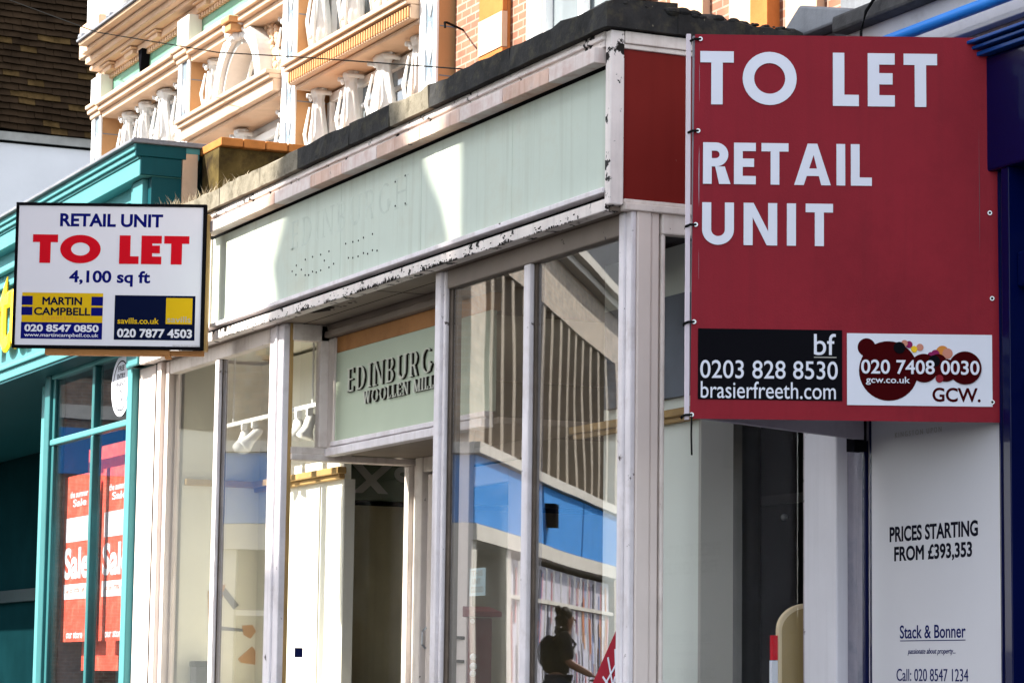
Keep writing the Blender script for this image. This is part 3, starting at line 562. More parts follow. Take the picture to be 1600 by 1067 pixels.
# plaster figures between the lights
FY = 1.10
def figure(x, zt, h, wide=1., body=1.):
    body *= .88
    prof = [(.092, 0), (.095, .03), (.062, .07), (.058, .11), (.085, .16), (.112, .23), (.118, .31), (.112, .42), (.097, .55), (.08, .68), (.068, .79), (.071, .82), (.062, .85), (.068, .90), (.084, .95), (.092, .975), (.092, 1.0)]
    mb = MB().lathe([(q*.86*body, z*h) for q, z in prof], (x, FY, zt-h), 40, wide, .62, .045, 8)
    for s_ in (-1, 1):                                                       # volutes and swags
        mb.tube([(x+s_*.068*wide, FY-.05, zt-.03), (x+s_*.068*wide, FY+.05, zt-.03)], .014, 10)
        mb.tube([(x+s_*.03*wide, FY-.045, zt-.22*h), (x+s_*.062*wide, FY-.06, zt-.55*h), (x+s_*.03*wide, FY-.05, zt-.88*h)], [.006, .012, .006], 6)
    mb.ball((x, FY-.05, zt-.06), .014, 6, 1.2, .8, 1.2).ball((x, FY-.06, zt-h*.72), .02, 6, 1.6, .7, 1)
    return part('figure', mb, WHITEF, orn, smooth=True)
for x, wd_ in ((-5.98, 1), (-5.47, 1), (-4.98, 1.6), (-4.48, 1)): figure(x, 5.0, .47, wd_)
for x, wd_ in ((-5.98, 1), (-5.47, 1), (-4.98, 1.6), (-4.48, 1)): figure(x, 5.72, .565, wd_, 1.1)
for x, wd_ in ((-9.82, 1), (-9.42, 1), (-8.98, 1.5), (-8.55, 1)): figure(x, 5.565, .52, wd_)
for x in (-7.93, -6.5): figure(x, 5.57, .40, .95, .9)
for x in (-7.35, -6.5): figure(x, 5.0, .47)
for a_, b_, z_ in ((-6.08, -4.21, 4.53), (-8.09, -6.32, 4.53), (-10.1, -8.33, 5.045)): part('sill', MB().box(a_, b_, .98, 1.21, z_-.06, z_), BUFFL, orn, bevel=.006)
# window lights behind the figures
def lights(x0, x1, z0, z1, n):
    o = part('window', MB().box(x0, x1, 1.165, 1.21, z1-.05, z1).box(x0, x1, 1.165, 1.21, z0, z0+.04), WHITE, orn, bevel=.004)
    m_ = MB(); p_ = MB()
    for i in range(n+1):
        x = x0+(x1-x0)*i/n; m_.box(x-.022, x+.022, 1.16, 1.21, z0+.04, z1-.05)
        if i < n:
            p_.box(x+.022, x+(x1-x0)/n-.022, 1.195, 1.205, z0+.04, z1-.05)
            m_.box(x+.022, x+(x1-x0)/n-.022, 1.18, 1.21, z0+.62*(z1-z0), z0+.62*(z1-z0)+.025)
    part('mullion', m_, WHITE, o, bevel=.004); part('pane', p_, OGLASS, o)
lights(-5.98, -4.23, 4.54, 4.98, 4); lights(-5.98, -4.23, 5.17, 6.1, 4); lights(-10.05, -8.34, 5.05, 5.56, 4); lights(-7.9, -6.33, 4.54, 4.95, 4)
# arched window in the middle bay
AX, AZ = -7.19, 5.16
ar = part('arched_window', MB().ring(front(1.03), AX, AZ, .46, .49, .10, -.17, .03, 0, math.pi, 36).ring(front(1.03), AX, AZ, .36, .39, .035, -.17, .0, 0, math.pi, 36), WHITEF, orn)
be = MB()
for i in range(44):
    t = math.pi*(i+.5)/44; be.ball((AX+.41*math.cos(t), .998, AZ+.44*math.sin(t)), .012, 5)
part('beading', be, WHITE, ar)
part('glazing_bar', MB().box(AX-.015, AX+.015, 1.14, 1.17, 5.17, 5.50).ring(front(1.15), AX, 5.17, .2, .30, .02, 0, .02, 0, math.pi, 20), WHITE, ar)
part('pane', MB().prism([(AX+.325*math.cos(math.pi*i/20), AZ+.355*math.sin(math.pi*i/20)) for i in range(21)], front(1.19), 0, .005), OGLASS, ar)
sp = MB()
for i in range(110):
    t = random.uniform(.05, 1.3); k = random.uniform(.47, .60); sp.ball((AX+k*math.cos(t), 1.10, AZ+k*math.sin(t)*.95), random.uniform(.014, .03), 5, 1, .8, 1)
part('carved_spandrel', sp, BUFFL, ar, smooth=True)
sp = MB()
for i in range(16): sp.ball((AX+random.uniform(-.10, .10), .99+random.uniform(-.02, .02), 5.60+random.uniform(-.06, .05)), random.uniform(.02, .04), 6)
part('scroll', sp, WHITEF, ar, smooth=True)
# ================================================================ TILE-HUNG BUILDING FAR LEFT
tb = thing('tile_hung_building', 'building with dark tile-hung upper wall over white render, beyond the teal shop', 'building', (-16, 3, 0))
part('wall', MB().box(-20, -16.05, .9, 9, -.2, 7), RENDERW, tb)
mb = MB(); mb2 = MB(); r0 = 6.62
sl_ = lambda y: -.028*(y-2.0)
for i in range(46):
    z = r0+i*.062; y = .6+(i % 2)*.08
    while y < 5.2:
        wt = .16; k = random.random(); t_ = mb2 if k < (.30 if i < 9 else (.10 if i < 15 else .02)) else mb
        za, zb = z+sl_(y)+random.uniform(-.005, .005), z+sl_(y+wt)+random.uniform(-.005, .005); dx = random.uniform(-.004, .006); b = len(t_.v); y1 = y+wt-.003
        for yy, zz in ((y, za), (y1, zb)):
            for x_, z_ in ((-16.03, zz), (-15.985+dx, zz), (-15.99+dx, zz+.012), (-16.025, zz+.085), (-16.04, zz+.085)): t_.v.append(Vector((x_, yy, z_)))
        for q in range(5): t_.f.append((b+q, b+(q+1) % 5, b+5+(q+1) % 5, b+5+q))
        t_.f.append(tuple(b+q for q in range(5))); t_.f.append(tuple(b+5+q for q in reversed(range(5)))); y += wt
part('tile_hanging', mb, mat('dark_clay_tile', (.030, .018, .010), .85, .35, 4, bump=.4), tb)
wt_ = part('weathered_tiles', mb2, mat('weathered_ochre_tile', (.07, .042, .016), .85, .6, 7, bump=.4), tb); wt_['kind'] = 'stuff'
part('tile_backing', MB().box(-16.06, -16.04, .6, 9, 6.5, 9.6), DARKW, tb)
part('eaves_board', MB().box(-16.06, -16.01, .6, 9, 6.52, 6.60), mat('grey_eaves_paint', (.3, .29, .27), .7, .2, 6), tb)
# ================================================================ TEAL SHOP
ts = thing('teal_shop', 'teal painted shop with sale posters in its window, left of the vacant mint shop', 'shop', (-7, 0, 0))
part('cornice', MB().box(-11, -5.65, -.10, .28, 4.48, 4.515).box(-11, -5.66, -.085, .28, 4.45, 4.48).box(-11, -5.67, -.07, .26, 4.435, 4.45), TEAL_LIT, ts, bevel=.005)
part('cornice_lead', MB().box(-11, -5.63, -.125, .30, 4.515, 4.53).box(-11, -5.64, -.11, 1.0, 4.53, 4.545), LEAD, ts, bevel=.004)
part('fascia', MB().box(-11, -5.672, -.06, .18, 4.34, 4.435), TEAL_LIT, ts, bevel=.004)
part('end_face', MB().box(-5.672, -5.656, -.058, .178, 4.345, 4.446).box(-5.67, -5.648, -.09, .20, 4.446, 4.512).box(-5.74, -5.672, .01, .19, 3.3, 4.34), TEAL, ts, bevel=.004)
part('sign_board', MB().box(-11, -5.95, .02, .1, 3.5, 4.34), TEAL_LIT, ts)
part('fascia_pilaster', MB().box(-5.93, -5.742, -.02, .12, 3.3, 4.339).box(-5.99, -5.94, -.01, .1, 3.3, 4.339), TEAL_LIT, ts, bevel=.008)
part('moulding', MB().box(-11, -5.99, -.03, .02, 4.20, 4.24).box(-11, -5.99, -.015, .02, 4.1, 4.13), TEAL_LIT, ts, bevel=.008)
part('awning_box', MB().box(-11, -6.05, -.13, .1, 3.44, 3.5).box(-11, -6.05, -.15, .1, 3.5, 3.525), TEAL_LIT, ts, bevel=.006)
part('soffit', MB().box(-16, -5.8, -.12, 2.2, 3.425, 3.438), TEAL, ts)
part('lettering', MB(), YELL, ts) if False else None
text('lettering', 'ntu', ts, front(.0), -9.15, -8.17, 3.66, 4.16, YELL, .03, .03, .01)
part('end_block', MB().box(-5.67, -5.652, .181, .27, 4.19, 4.50), BUFFL, ts, bevel=.004)
pw_ = part('window_pilaster', MB().box(-6.055, -5.958, .02, .15, .2, 3.43), TEAL_LIT, ts, bevel=.008)
tw = part('shop_window', MB().box(-7.72, -6.055, .03, .09, 2.992, 3.03).box(-7.72, -6.055, .03, .09, 3.40, 3.43).box(-7.72, -6.055, .03, .09, .5, .6), TEAL_LIT, ts, bevel=.008)
part('window_post', MB().box(-7.80, -7.68, .02, .12, .2, 3.43).box(-7.68, -7.63, .04, .1, .2, 3.43), TEALM, tw, bevel=.01)
part('mullion', MB().box(-6.80, -6.745, .032, .09, .6, 2.992).box(-6.80, -6.745, .032, .09, 2.992, 3.4), TEALM, tw, bevel=.01)
for a, b in ((-7.63, -6.80), (-6.745, -6.055)):
    part('pane', MB().box(a, b, .055, .061, 3.03, 3.40), GLASST, tw); part('pane', MB().box(a, b, .055, .061, .6, 2.992), GLASST, tw)
part('stall_riser', MB().box(-7.8, -5.96, .05, .15, .0, .5), TEAL, ts)
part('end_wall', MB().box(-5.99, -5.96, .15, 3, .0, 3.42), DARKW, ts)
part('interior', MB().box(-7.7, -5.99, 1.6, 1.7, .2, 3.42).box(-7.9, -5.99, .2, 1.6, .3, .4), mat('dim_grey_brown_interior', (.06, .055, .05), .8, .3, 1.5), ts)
part('window_lining', MB().box(-7.74, -7.70, .13, .5, .6, 3.4), GREYBL, ts)
dr = part('doorway', MB().box(-8.40, -8.28, .35, .45, .2, 3.4).box(-8.05, -7.99, .25, .4, .2, 3.3), TEAL, ts, bevel=.01)
part('jamb', MB().box(-8.24, -8.14, .12, .2, .2, 3.42), TEAL_LIT, dr, bevel=.01)
part('leaf', MB().box(-7.98, -7.93, .3, .36, .2, 2.85).box(-7.93, -7.85, .28, .36, 2.85, 2.9), TEAL_LIT, dr, bevel=.006)
part('dark_panel', MB().box(-18, -7.75, 1.5, 1.55, .2, 3.42), mat('recess_shade_teal', (.003, .018, .022), .4, .2, 2, spec=0.), dr)  # near-black teal carries the shade of the recess in its colour
part('dark_rail', MB().box(-16, -8.0, 1.44, 1.5, 2.2, 2.3), mat('blackened_teal', (.006, .02, .025), .5), dr)
# ================================================================ PARTY WALL
pw = thing('party_wall', 'low mossy party wall capped with orange tiles, behind the white letting board', 'wall', (-5.5, .6, 3.9))
part('wall', MB().box(-5.63, -5.35, .29, 1.06, 3.9, 4.475), MOSS, pw)
mb = MB()
for i in range(6): mb.box(-5.68, -5.3, .285+i*.13, .285+i*.13+.125, 4.476+random.uniform(0, .004), 4.525)
part('ridge_tile', mb, TERRA, pw, bevel=.006)
part('brick_stub', MB().box(-5.648, -5.55, .19, .289, 3.95, 4.19), mat('dark_brown_brick', (.07, .03, .02), .9, .4, 8, bump=.8), pw)
mb = MB()
for i in range(650):
    k = random.random(); x = -5.55+1.5*k**1.4; y = random.uniform(.0, .22); h = random.uniform(.05, .13)*(1-.5*k); a = random.uniform(0, 6.28); ln = random.uniform(.02, .06)
    wv = Vector((math.cos(a+1.57), math.sin(a+1.57), 0))*.0028; o = Vector((x, y, 4.07)); t_ = Vector((math.cos(a), math.sin(a), 0))*ln
    b = len(mb.v); mb.v += [o-wv, o+wv, o+t_*.4+Z_*h*.6+wv*.7, o+t_*.4+Z_*h*.6-wv*.7, o+t_+Z_*h]; mb.f += [(b, b+1, b+2, b+3), (b+3, b+2, b+4)]
struct('dry_grass', mb, DRYG, 'stuff')
# ================================================================ NAVY SHOP
ns = thing('navy_shop', 'navy painted shop with white pilaster and blue awning tube behind the large red board', 'shop', (1, .9, 0))
part('wall', MB().box(.42, 6, .90, 1.19, 0, 3.95), NAVYD, ns)
part('pilaster', MB().box(.02, .248, .79, 1.15, -.1, 3.7), mat('white_pilaster_paint', (.64, .63, .68), .5, .05, 3, chips=.04, chipcol=(.2, .17, .18), cs=13, bump=.12, streak=.15), ns, bevel=.006)
part('pilaster_edge', MB().box(.0, .02, .80, 1.15, -.1, 3.3), mat('flaked_pilaster_edge', (.34, .30, .33), .7, .3, 9, chips=.36, chipcol=(.05, .035, .035), cs=22, bump=.6), ns)
part('pilaster_return', MB().box(.248, .345, .835, 1.1, -.1, 3.7).box(.345, .405, .815, 1.1, -.1, 3.7), LILD, ns, bevel=.006)
fr_ = part('window_frame', MB().box(.405, .424, .80, .9, .0, 3.3).box(.446, .463, .805, .9, 0, 3.3).box(1.266, 1.278, .79, .9, 0, 3.3).box(1.318, 1.36, .77, .9, 0, 3.7), NAVY, ns, bevel=.003)
part('frame_bead', MB().box(.424, .446, .815, .9, 0, 3.3).box(1.278, 1.318, .80, .9, 0, 3.3), LILAC, fr_, bevel=.004)
part('window_backing', MB().box(.463, 1.266, .815, .9, 0, 3.3), POSTERW, ns)
part('side_panel', MB().box(1.36, 4, .86, .9, 0, 3.1), NAVY, ns)
part('side_rail', MB().box(1.36, 4, .80, .86, 2.9, 3.02).box(1.36, 4, .82, .86, 2.55, 2.6), NAVY, ns, bevel=.01)
part('sign_board', MB().box(.4, 5, .76, .9, 3.3, 3.69), NAVY, ns, bevel=.008)
part('sign_moulding', MB().box(.4, 5, .73, .9, 3.69, 3.705).box(.4, 5, .715, .9, 3.712, 3.724).box(.4, 5, .70, .9, 3.73, 3.742), mat('glossy_mid_blue_moulding', (.008, .05, .22), .25, .05), ns, bevel=.003)
mb = MB().box(.3, 5, .84, .9, 3.744, 3.812)
vent = part('vent_strip', mb, mat('pinkish_grey_grille', (.20, .16, .16), .8, .3, 12), ns)
mb = MB(); x = .7
while x < 3: mb.disc(front(.84), x, 3.775, .016, .0, .003, 10, .02); x += .062
part('vent_hole', mb, BLK, vent)
part('white_board', MB().box(.3, 5, .80, .9, 3.812, 3.832).box(.25, 5, .83, 1.0, 3.834, 3.98), mat('dirty_white_board', (.62, .61, .62), .6, .06, 3, stain=(.35, .33, .33), stainamt=.6, bump=.2), ns, bevel=.004)
part('awning_tube', MB().tube([(.45, .755, 3.868), (5, .755, 3.868)], .021, 16), BLUE, ns, smooth=True)
part('coping', MB().box(.25, 5, .77, 1.1, 3.98, 4.045), mat('dark_grey_coping', (.07, .07, .072), .9, .3, 7, stain=(.2, .19, .17), stainamt=.5, bump=.8), ns, bevel=.012)
part('lead_upstand', MB().box(-.22, 5, 1.1, 1.18, 3.9, 4.6), LEAD, ns)
part('lead_cap', MB().prism([(-.15, 4.05), (.0, 4.145), (.36, 4.055), (.40, 4.02), (-.09, 4.02)], front(.78), -.26, 0).prism([(-.09, 3.9), (-.09, 4.02), (.3, 4.02), (.3, 3.9)], front(.84), -.2, 0), LEAD, ns, bevel=.01)
solo('drooping_cable', MB().tube([(.50, .74, 3.80), (.505, .74, 3.93), (.53, .745, 4.0), (.60, .755, 4.06), (.78, .76, 4.09), (.95, .80, 4.06)], .006, 6), CABLE, 'black cable drooping over the dark coping above the red banner board', 'cable', smooth=True)
po = thing('property_poster', 'tall white poster with black price lettering in the navy shop window', 'poster', (.86, .8, 1.2))
part('sheet', MB().box(.466, 1.263, .803, .813, .7, 3.25), POSTERW, po)
fp = front(.803)
text('lettering', 'PRICES STARTING', po, fp, .583, 1.123, 2.098, 2.152, INK, .0012, .03)
text('lettering', 'FROM \u00a3393,353', po, fp, .612, 1.088, 2.022, 2.082, INK, .0012, .03)
text('lettering', 'Stack & Bonner', po, fp, .646, 1.047, 1.763, 1.809, INKN, .0012, .012)
part('underline', MB().rect(fp, .648, 1.045, 1.754, 1.757, 0, .001), INKN, po)
text('lettering', 'passionate about property...', po, fp, .695, .985, 1.705, 1.729, INKN, .001, .004, shear=.3)
text('lettering', 'Call: 020 8547 1234', po, fp, .624, 1.06, 1.618, 1.66, INKN, .001, .0)
text('lettering', 'KINGSTON UPON', po, fp, .62, .91, 2.462, 2.480, GREYT, .001, .0, space=1.5)
# ================================================================ RED BANNER BOARD
EV = Vector((math.sin(HEAD), math.cos(HEAD), 0))
bb = thing('letting_board', 'large red projecting letting board with white TO LET RETAIL UNIT lettering', 'sign', (.845, -.135, 2.463))
fb = Fr((.845, -.135, 2.463), EV, Z_)
A = lambda px: (px-1080.5)/486.5*1.03
B = lambda py: (656-py)/600*1.29
def wob(nx=26, nz=30):                       # banner skin laced over the board: not perfectly flat
    mb = MB()
    for i in range(nx+1):
        for k in range(nz+1):
            a, b = 1.03*i/nx, 1.29*k/nz
            sk = .011*(b/1.29)*(1-a/1.03)
            c = .0012*math.sin(a*7+b*2.3)*math.sin(b*5.1+.6) - .004*abs(math.sin(b/1.29*4*math.pi))*math.exp(-a*20)
            mb.v.append(fb.p(a+sk, b, c))
    for i in range(nx):
        for k in range(nz): p = i*(nz+1)+k; mb.f.append((p, p+nz+1, p+nz+2, p+1))
    return mb
bs = part('banner', wob(), SIGNRED, bb, smooth=True)
part('board', MB().rect(fb, .004, 1.026, .004, 1.286, -.03, -.008), mat('grey_plywood', (.25, .24, .27), .7, .1, 5), bb)
ft = Fr(fb.p(0, 0, .002), EV, Z_)
part('lettering', glyphs(MB(), 'TO LET', ft, A(1094), A(1467.5), B(167), B(83), .212, 0, .0014, gap=.165, jit=.00008), SIGNINK, bb)
part('lettering', glyphs(MB(), 'RETAIL', ft, A(1099), A(1364), B(292), B(227), .20, 0, .0014, gap=.13, jit=.00008), SIGNINK, bb)
part('lettering', glyphs(MB(), 'UNIT', ft, A(1098), A(1303), B(387), B(321), .205, 0, .0014, gap=.22, jit=.00008), SIGNINK, bb)
lp = part('agent_panel', MB().rect(ft, A(1092.5), A(1317), B(626), B(517), 0, .001), BLK, bb, label='black panel with phone number and web address')
fs = Fr(fb.p(0, 0, .0035), EV, Z_)
text('lettering', 'bf', lp, fs, A(1273), A(1307), B(556), B(523), SIGNINK, .001, .004)
part('rule', MB().rect(fs, A(1273), A(1308), B(560), B(558.6), 0, .0006), GREYT, lp)
text('lettering', '0203 828 8530', lp, fs, A(1096), A(1310), B(593.5), B(565.5), SIGNINK, .001, .006)
text('lettering', 'brasierfreeth.com', lp, fs, A(1097), A(1307), B(624), B(598), SIGNINK, .001, .003)
gp = part('agent_panel', MB().rect(ft, A(1324.5), A(1550.5), B(632), B(521.5), 0, .001), SIGNINK, bb, label='white panel with maroon circles and phone number')
sc_ = 1.03/486.5; n_ = [0]
def blob(cx, cy, r, m):
    n_[0] += 1; part('logo_circle', MB().disc(fs, A(cx), B(cy), r*sc_, 0, .0003+.00025*n_[0], 40, r*1.29/600), m, gp)
blob(1389, 579, 46, MAROON); blob(1355, 543, 14, MAROON); blob(1473, 549, 10, ORANGED); blob(1481, 551, 8, SALMON); blob(1462, 552, 6.5, PINKD); blob(1455, 554, 5, PINKD)
blob(1438, 542, 5.5, SALMON); blob(1429, 545, 5, YELL); blob(1421, 538, 5.5, PINKD); blob(1414, 536, 5, SALMON); blob(1406, 543, 9, BLK)
blob(1444, 574, 22, MAROON); blob(1466, 566, 14, MAROON); blob(1478, 577, 17.5, MAROON); blob(1508, 573, 25.5, MAROON); blob(1468, 590, 6, SIGNRED); blob(1460, 563, 9, BLK)
fs2 = Fr(fb.p(0, 0, .0095), EV, Z_)
text('lettering', '020 7408 0030', gp, fs2, A(1346), A(1530), B(584), B(562), SIGNINK, .001, .016)
text('lettering', 'gcw.co.uk', gp, fs2, A(1353.5), A(1422), B(601), B(588), SIGNINK, .001, .012)
text('lettering', 'GCW.', gp, fs, A(1457), A(1532), B(625.5), B(603.5), MAROON, .001, .022)
for i, (x, y) in enumerate(((1094, 64), (1091, 209), (1088, 356), (1086, 507), (1083, 650), (1551, 65), (1553, 190), (1548.5, 332), (1551, 465), (1550, 625))):
    ey = part('eyelet', MB().ring(fs, A(x), B(y), .0075, .0075, .004, 0, .003, n=16), STEEL, bb)
    if i < 5:
        a, b = A(x), B(y)
        part('cable_tie', MB().tube([fb.p(a, b, .004), fb.p(a-.02, b-.002, .012), fb.p(a-.032, b-.006, .0), fb.p(a-.03, b-.006, -.05)], .0045, 6), CABLE, ey)
    else: part('screw', MB().disc(fs, A(x), B(y), .0045, -.001, .0035, 10), CABLE, ey)
part('tie_tail', MB().tube([fb.p(A(1083), B(652), .004), fb.p(A(1082.5), B(680), .006), fb.p(A(1083.5), B(712), .004)], .0035, 6), CABLE, bb)
part('spine', MB().rect(fb, -.018, -.002, -.003, 1.291, -.022, .0), mat('pale_pink_spine', (.60, .53, .58), .5, .05), bb, bevel=.002)
w2 = Vector((.425-.845, .80+.135, 0)); L2 = w2.length; w2.normalize()
fk = Fr((.838, -.128, 2.466), w2, Z_)
part('second_board', MB().rect(fk, .01, L2, .0, 1.285, .0, .022), mat('grey_lilac_board_back', (.34, .31, .36), .7, .12, 4, stain=(.2, .18, .22), stainamt=.5), bb)
part('batten', MB().rect(fk, .3, .36, .02, 1.26, -.04, .0).rect(fk, .66, .72, .02, 1.26, -.04, .0), WOOD, bb)
part('wall_batten', MB().box(.40, .455, .74, .79, 2.425, 3.75), BLK, bb)
part('wall_batten', MB().box(1.20, 1.245, .735, .79, 2.50, 3.70), mat('grey_batten', (.10, .09, .10), .7), bb)
# ================================================================ WHITE LETTING BOARD
wb = thing('letting_board', 'small white letting board with red TO LET and black frame, above the teal shop window', 'sign', (-4.840, -.9545, 3.241))
fwb = Fr((-4.840, -.9545, 3.241), EV, Z_)
A = lambda px: (px-24)/298*.97
B = lambda py: (545.5-py)/229.5*.745
pn = part('panel', MB().rect(fwb, .012, .958, .012, .733, -.012, .0), PANELW, wb)
part('frame', MB().rect(fwb, 0, .97, 0, .015, -.03, .006).rect(fwb, 0, .97, .730, .745, -.03, .006).rect(fwb, 0, .015, .015, .73, -.03, .006).rect(fwb, .953, .97, .015, .73, -.03, .006), BLK, wb, bevel=.002)
part('back_board', MB().rect(fwb, .01, .96, .01, .735, -.06, -.032), BLK, wb)
part('timber_bracket', MB().rect(fwb, A(75), A(270), -.03, -.001, -.07, -.01).rect(fwb, A(262), A(271), -.045, -.03, -.07, -.01).rect(fwb, A(270), .97, -.028, -.002, -.06, -.02), WOOD, wb, bevel=.003)
part('wall_bracket', MB().rect(fwb, .955, .985, .0, .70, -.09, -.03), WOODL, wb, bevel=.003)
fA = Fr(fwb.p(0, 0, .0), EV, Z_); fB = Fr(fwb.p(0, 0, .0012), EV, Z_)
text('lettering', 'RETAIL UNIT', pn, fA, A(93), A(254), B(353.5), B(332.5), NAVYV, .001, .034)
part('lettering', glyphs(MB(), 'TO LET', fA, A(51.5), A(296), B(411.5), B(366.5), .27, 0, .001, gap=.06), BRIGHTR, pn)
text('lettering', '4,100 sq ft', pn, fA, A(110), A(236.5), B(447.5), B(422.5), NAVYV, .001, .030)
part('agent_panel', MB().rect(fA, A(38), A(164), B(505), B(458.5), 0, .001), YEL, pn, label='yellow and navy panel')
ap = part('agent_panel', MB().rect(fA, A(37.5), A(164), B(531), B(505), 0, .001), NAVYV, pn)
part('stripe', MB().rect(fB, A(37.5), A(54.5), B(478), B(464), 0, .0006).rect(fB, A(37.5), A(54.5), B(494), B(481), 0, .0006).rect(fB, A(146), A(164), B(478), B(464), 0, .0006).rect(fB, A(146), A(164), B(494), B(481), 0, .0006), NAVYV, pn)
text('lettering', 'MARTIN', pn, fB, A(69.5), A(131.5), B(477.5), B(465), MIDN, .0008, .036)
text('lettering', 'CAMPBELL', pn, fB, A(57), A(145), B(494), B(481.5), MIDN, .0008, .03)
text('lettering', 'COMMERCIAL', pn, fB, A(70), A(130), B(501), B(496), ORANGED, .0008, .0, space=1.5)
text('lettering', '020 8547 0850', pn, fB, A(43), A(158.5), B(520), B(508.5), PANELW, .0008, .036)
text('lettering', 'www.martincampbell.co.uk', pn, fB, A(43), A(158.5), B(529.5), B(522), PANELW, .0008, .012)
part('agent_panel', MB().rect(fA, A(182.5), A(308), B(531), B(461), 0, .001), MIDN, pn, label='midnight blue panel with yellow square')
part('square', MB().rect(fB, A(262.5), A(303.5), B(505.5), B(464.5), 0, .0006), YEL, pn)
fC = Fr(fwb.p(0, 0, .0022), EV, Z_)
text('lettering', 'savills.co.uk', pn, fB, A(187.5), A(252), B(506), B(496.5), YEL, .0008, .018)
text('lettering', 'savills', pn, fC, A(265), A(301.5), B(503), B(493.5), GREYT, .0008, .0)
text('lettering', '020 7877 4503', pn, fB, A(187.5), A(304), B(527.5), B(513.5), PANELW, .0008, .034)
text('lettering', 'signs by the board company', pn, fA, A(274), A(316), B(541), B(537.5), GREYT, .0008, .0)
# ================================================================ THINGS IN THE TEAL WINDOW
def poster(name, lab, x0, x1, z0, z1, y, m, sale=True, cut=None, boxes=True):
    t = thing(name, lab, 'poster', ((x0+x1)/2, y, z0), 'sale posters in the teal shop window')
    part('sheet', MB().box(x0, x1, y, y+.004, z0, z1), m, t); f = front(y); h = z1-z0; W_ = x1-x0
    if sale:
        text('lettering', 'Sale', t, f, x0+.06*W_, x1-.10*W_, z0+h*.375, z0+h*.565, SIGNINK, .002, .035)
        part('blank_box', MB().rect(f, x0+.08*W_, x1-.14*W_, z0+h*.60, z0+h*.745, 0, .001), SIGNINK, t)
        part('blank_box', MB().rect(f, x0+.06*W_, x1-.14*W_, z0+h*.255, z0+h*.345, 0, .001), SIGNINK, t)
        text('lettering', 'up to 70% off', t, Fr(f.p(0, 0, .0015), X_, Z_), x0+.14*W_, x1-.22*W_, z0+h*.285, z0+h*.32, SALMON, .001, .01)
        text('lettering', 'the summer', t, f, x0+.2*W_, x1-.2*W_, z0+h*.865, z0+h*.905, SIGNINK, .001, .02)
        text('lettering', 'Sale', t, f, x0+.3*W_, x1-.25*W_, z0+h*.81, z0+h*.855, SIGNINK, .001, .02)
        text('lettering', 'our store', t, f, x0+.2*W_, x1-.25*W_, z0+h*.02, z0+h*.06, SIGNINK, .001, .02)
    return t
poster('sale_poster', 'red Sale poster in the teal window pane nearest the doorway', -7.66, -7.02, 1.80, 2.80, .13, SALER)
poster('sale_poster', 'red Sale poster in the teal window pane beside the pilaster', -6.84, -6.2, 1.80, 2.80, .13, SALER)
poster('sale_poster', 'plain red sheet hung behind the top of the Sale posters in the teal window', -7.55, -6.3, 2.3, 2.97, .24, SALER, False)
poster('sale_poster', 'crimson strip showing between the two Sale posters in the teal window', -7.12, -6.7, 1.9, 2.75, .20, SALED, False)
poster('sale_poster', 'lower red sheet showing beneath the two Sale posters in the teal window', -7.5, -6.3, 1.63, 1.95, .22, SALER, False)
st = thing('window_sticker', 'white oval sticker with a black ring in the upper teal window pane', 'sticker', (-6.27, .05, 3.2))
fo = front(.052)
part('disc', MB().disc(fo, -6.27, 3.235, .19, 0, .002, 40, .175), SIGNINK, st)
part('ring', MB().ring(Fr(fo.p(0, 0, .0022), X_, Z_), -6.27, 3.235, .155, .145, .008, 0, .001), INK, st)
for i, (s_, w_) in enumerate((('FREE', .12), ('ENTRY', .15), ('FINANCE', .2), ('IN', .05), ('STORE', .14))):
    text('lettering', s_, st, Fr(fo.p(0, 0, .0022), X_, Z_), -6.27-w_/2, -6.27+w_/2, 3.32-i*.045, 3.35-i*.045, INK, .001, .01)
solo('blue_reflection_strip', MB().box(-8.2, -6.0, .5, .52, 2.75, 3.12), mat('deep_blue_reflection', (.01, .06, .20), .5), 'deep blue strip standing in for a reflection behind the teal shop window', 'banner')  # solid strip coloured as a blue reflection in the glass
solo('dark_stand', MB().box(-7.50, -7.38, .3, .4, .3, 1.72).ball((-7.44, .35, 1.80), .05, 8).box(-7.46, -7.42, .33, .37, 1.72, 1.9), mat('dark_red_stand', (.03, .008, .008), .5), 'slim dark red stand at the bottom of the teal window', 'stand')
# ================================================================ THINGS IN THE VACANT SHOP WINDOWS
trk = solo('light_track', MB().box(-5.42, -3.78, .35, .37, 2.935, 2.955).tube([(-5.2, .36, 2.955), (-5.2, .36, 3.32)], .006, 6).tube([(-4.0, .36, 2.955), (-4.0, .36, 3.32)], .006, 6), WHITE, 'white lighting track hanging in the long display window', 'light track')
def spot(x, rz, tilt, lab):
    t = thing('track_light', lab, 'spotlight', (x, .36, 2.935), 'spotlights on the window track')
    part('stem', MB().tube([(x, .36, 2.935), (x, .36, 2.86)], .007, 8).box(x-.012, x+.012, .345, .375, 2.90, 2.935), WHITE, t)
    d = Vector((math.sin(rz)*math.cos(tilt), -math.cos(rz)*math.cos(tilt), -math.sin(tilt))); o = Vector((x, .36, 2.86))
    part('lamp_head', MB().tube([o-d*.05, o-d*.03, o+d*.03, o+d*.075], [.016, .026, .028, .046], 14), WHITE, t, smooth=True)
    part('bulb', MB().tube([o+d*.06, o+d*.068], .030, 12), mat('unlit_bulb', (.3, .3, .28), .2), t)
spot(-5.02, .9, .9, 'white track spotlight, farther of the pair seen through the front pane')
spot(-4.86, -.3, .8, 'white track spotlight, nearer of the pair seen through the front pane')
spot(-4.20, 1.2, .7, 'white track spotlight cut by the window corner post')
spot(-4.04, .3, 1.2, 'white track spotlight seen whole through the lobby pane')
bx = thing('grey_box', 'small dark grey box at the bottom of the long display window', 'box', (-5.36, .26, 1.3))
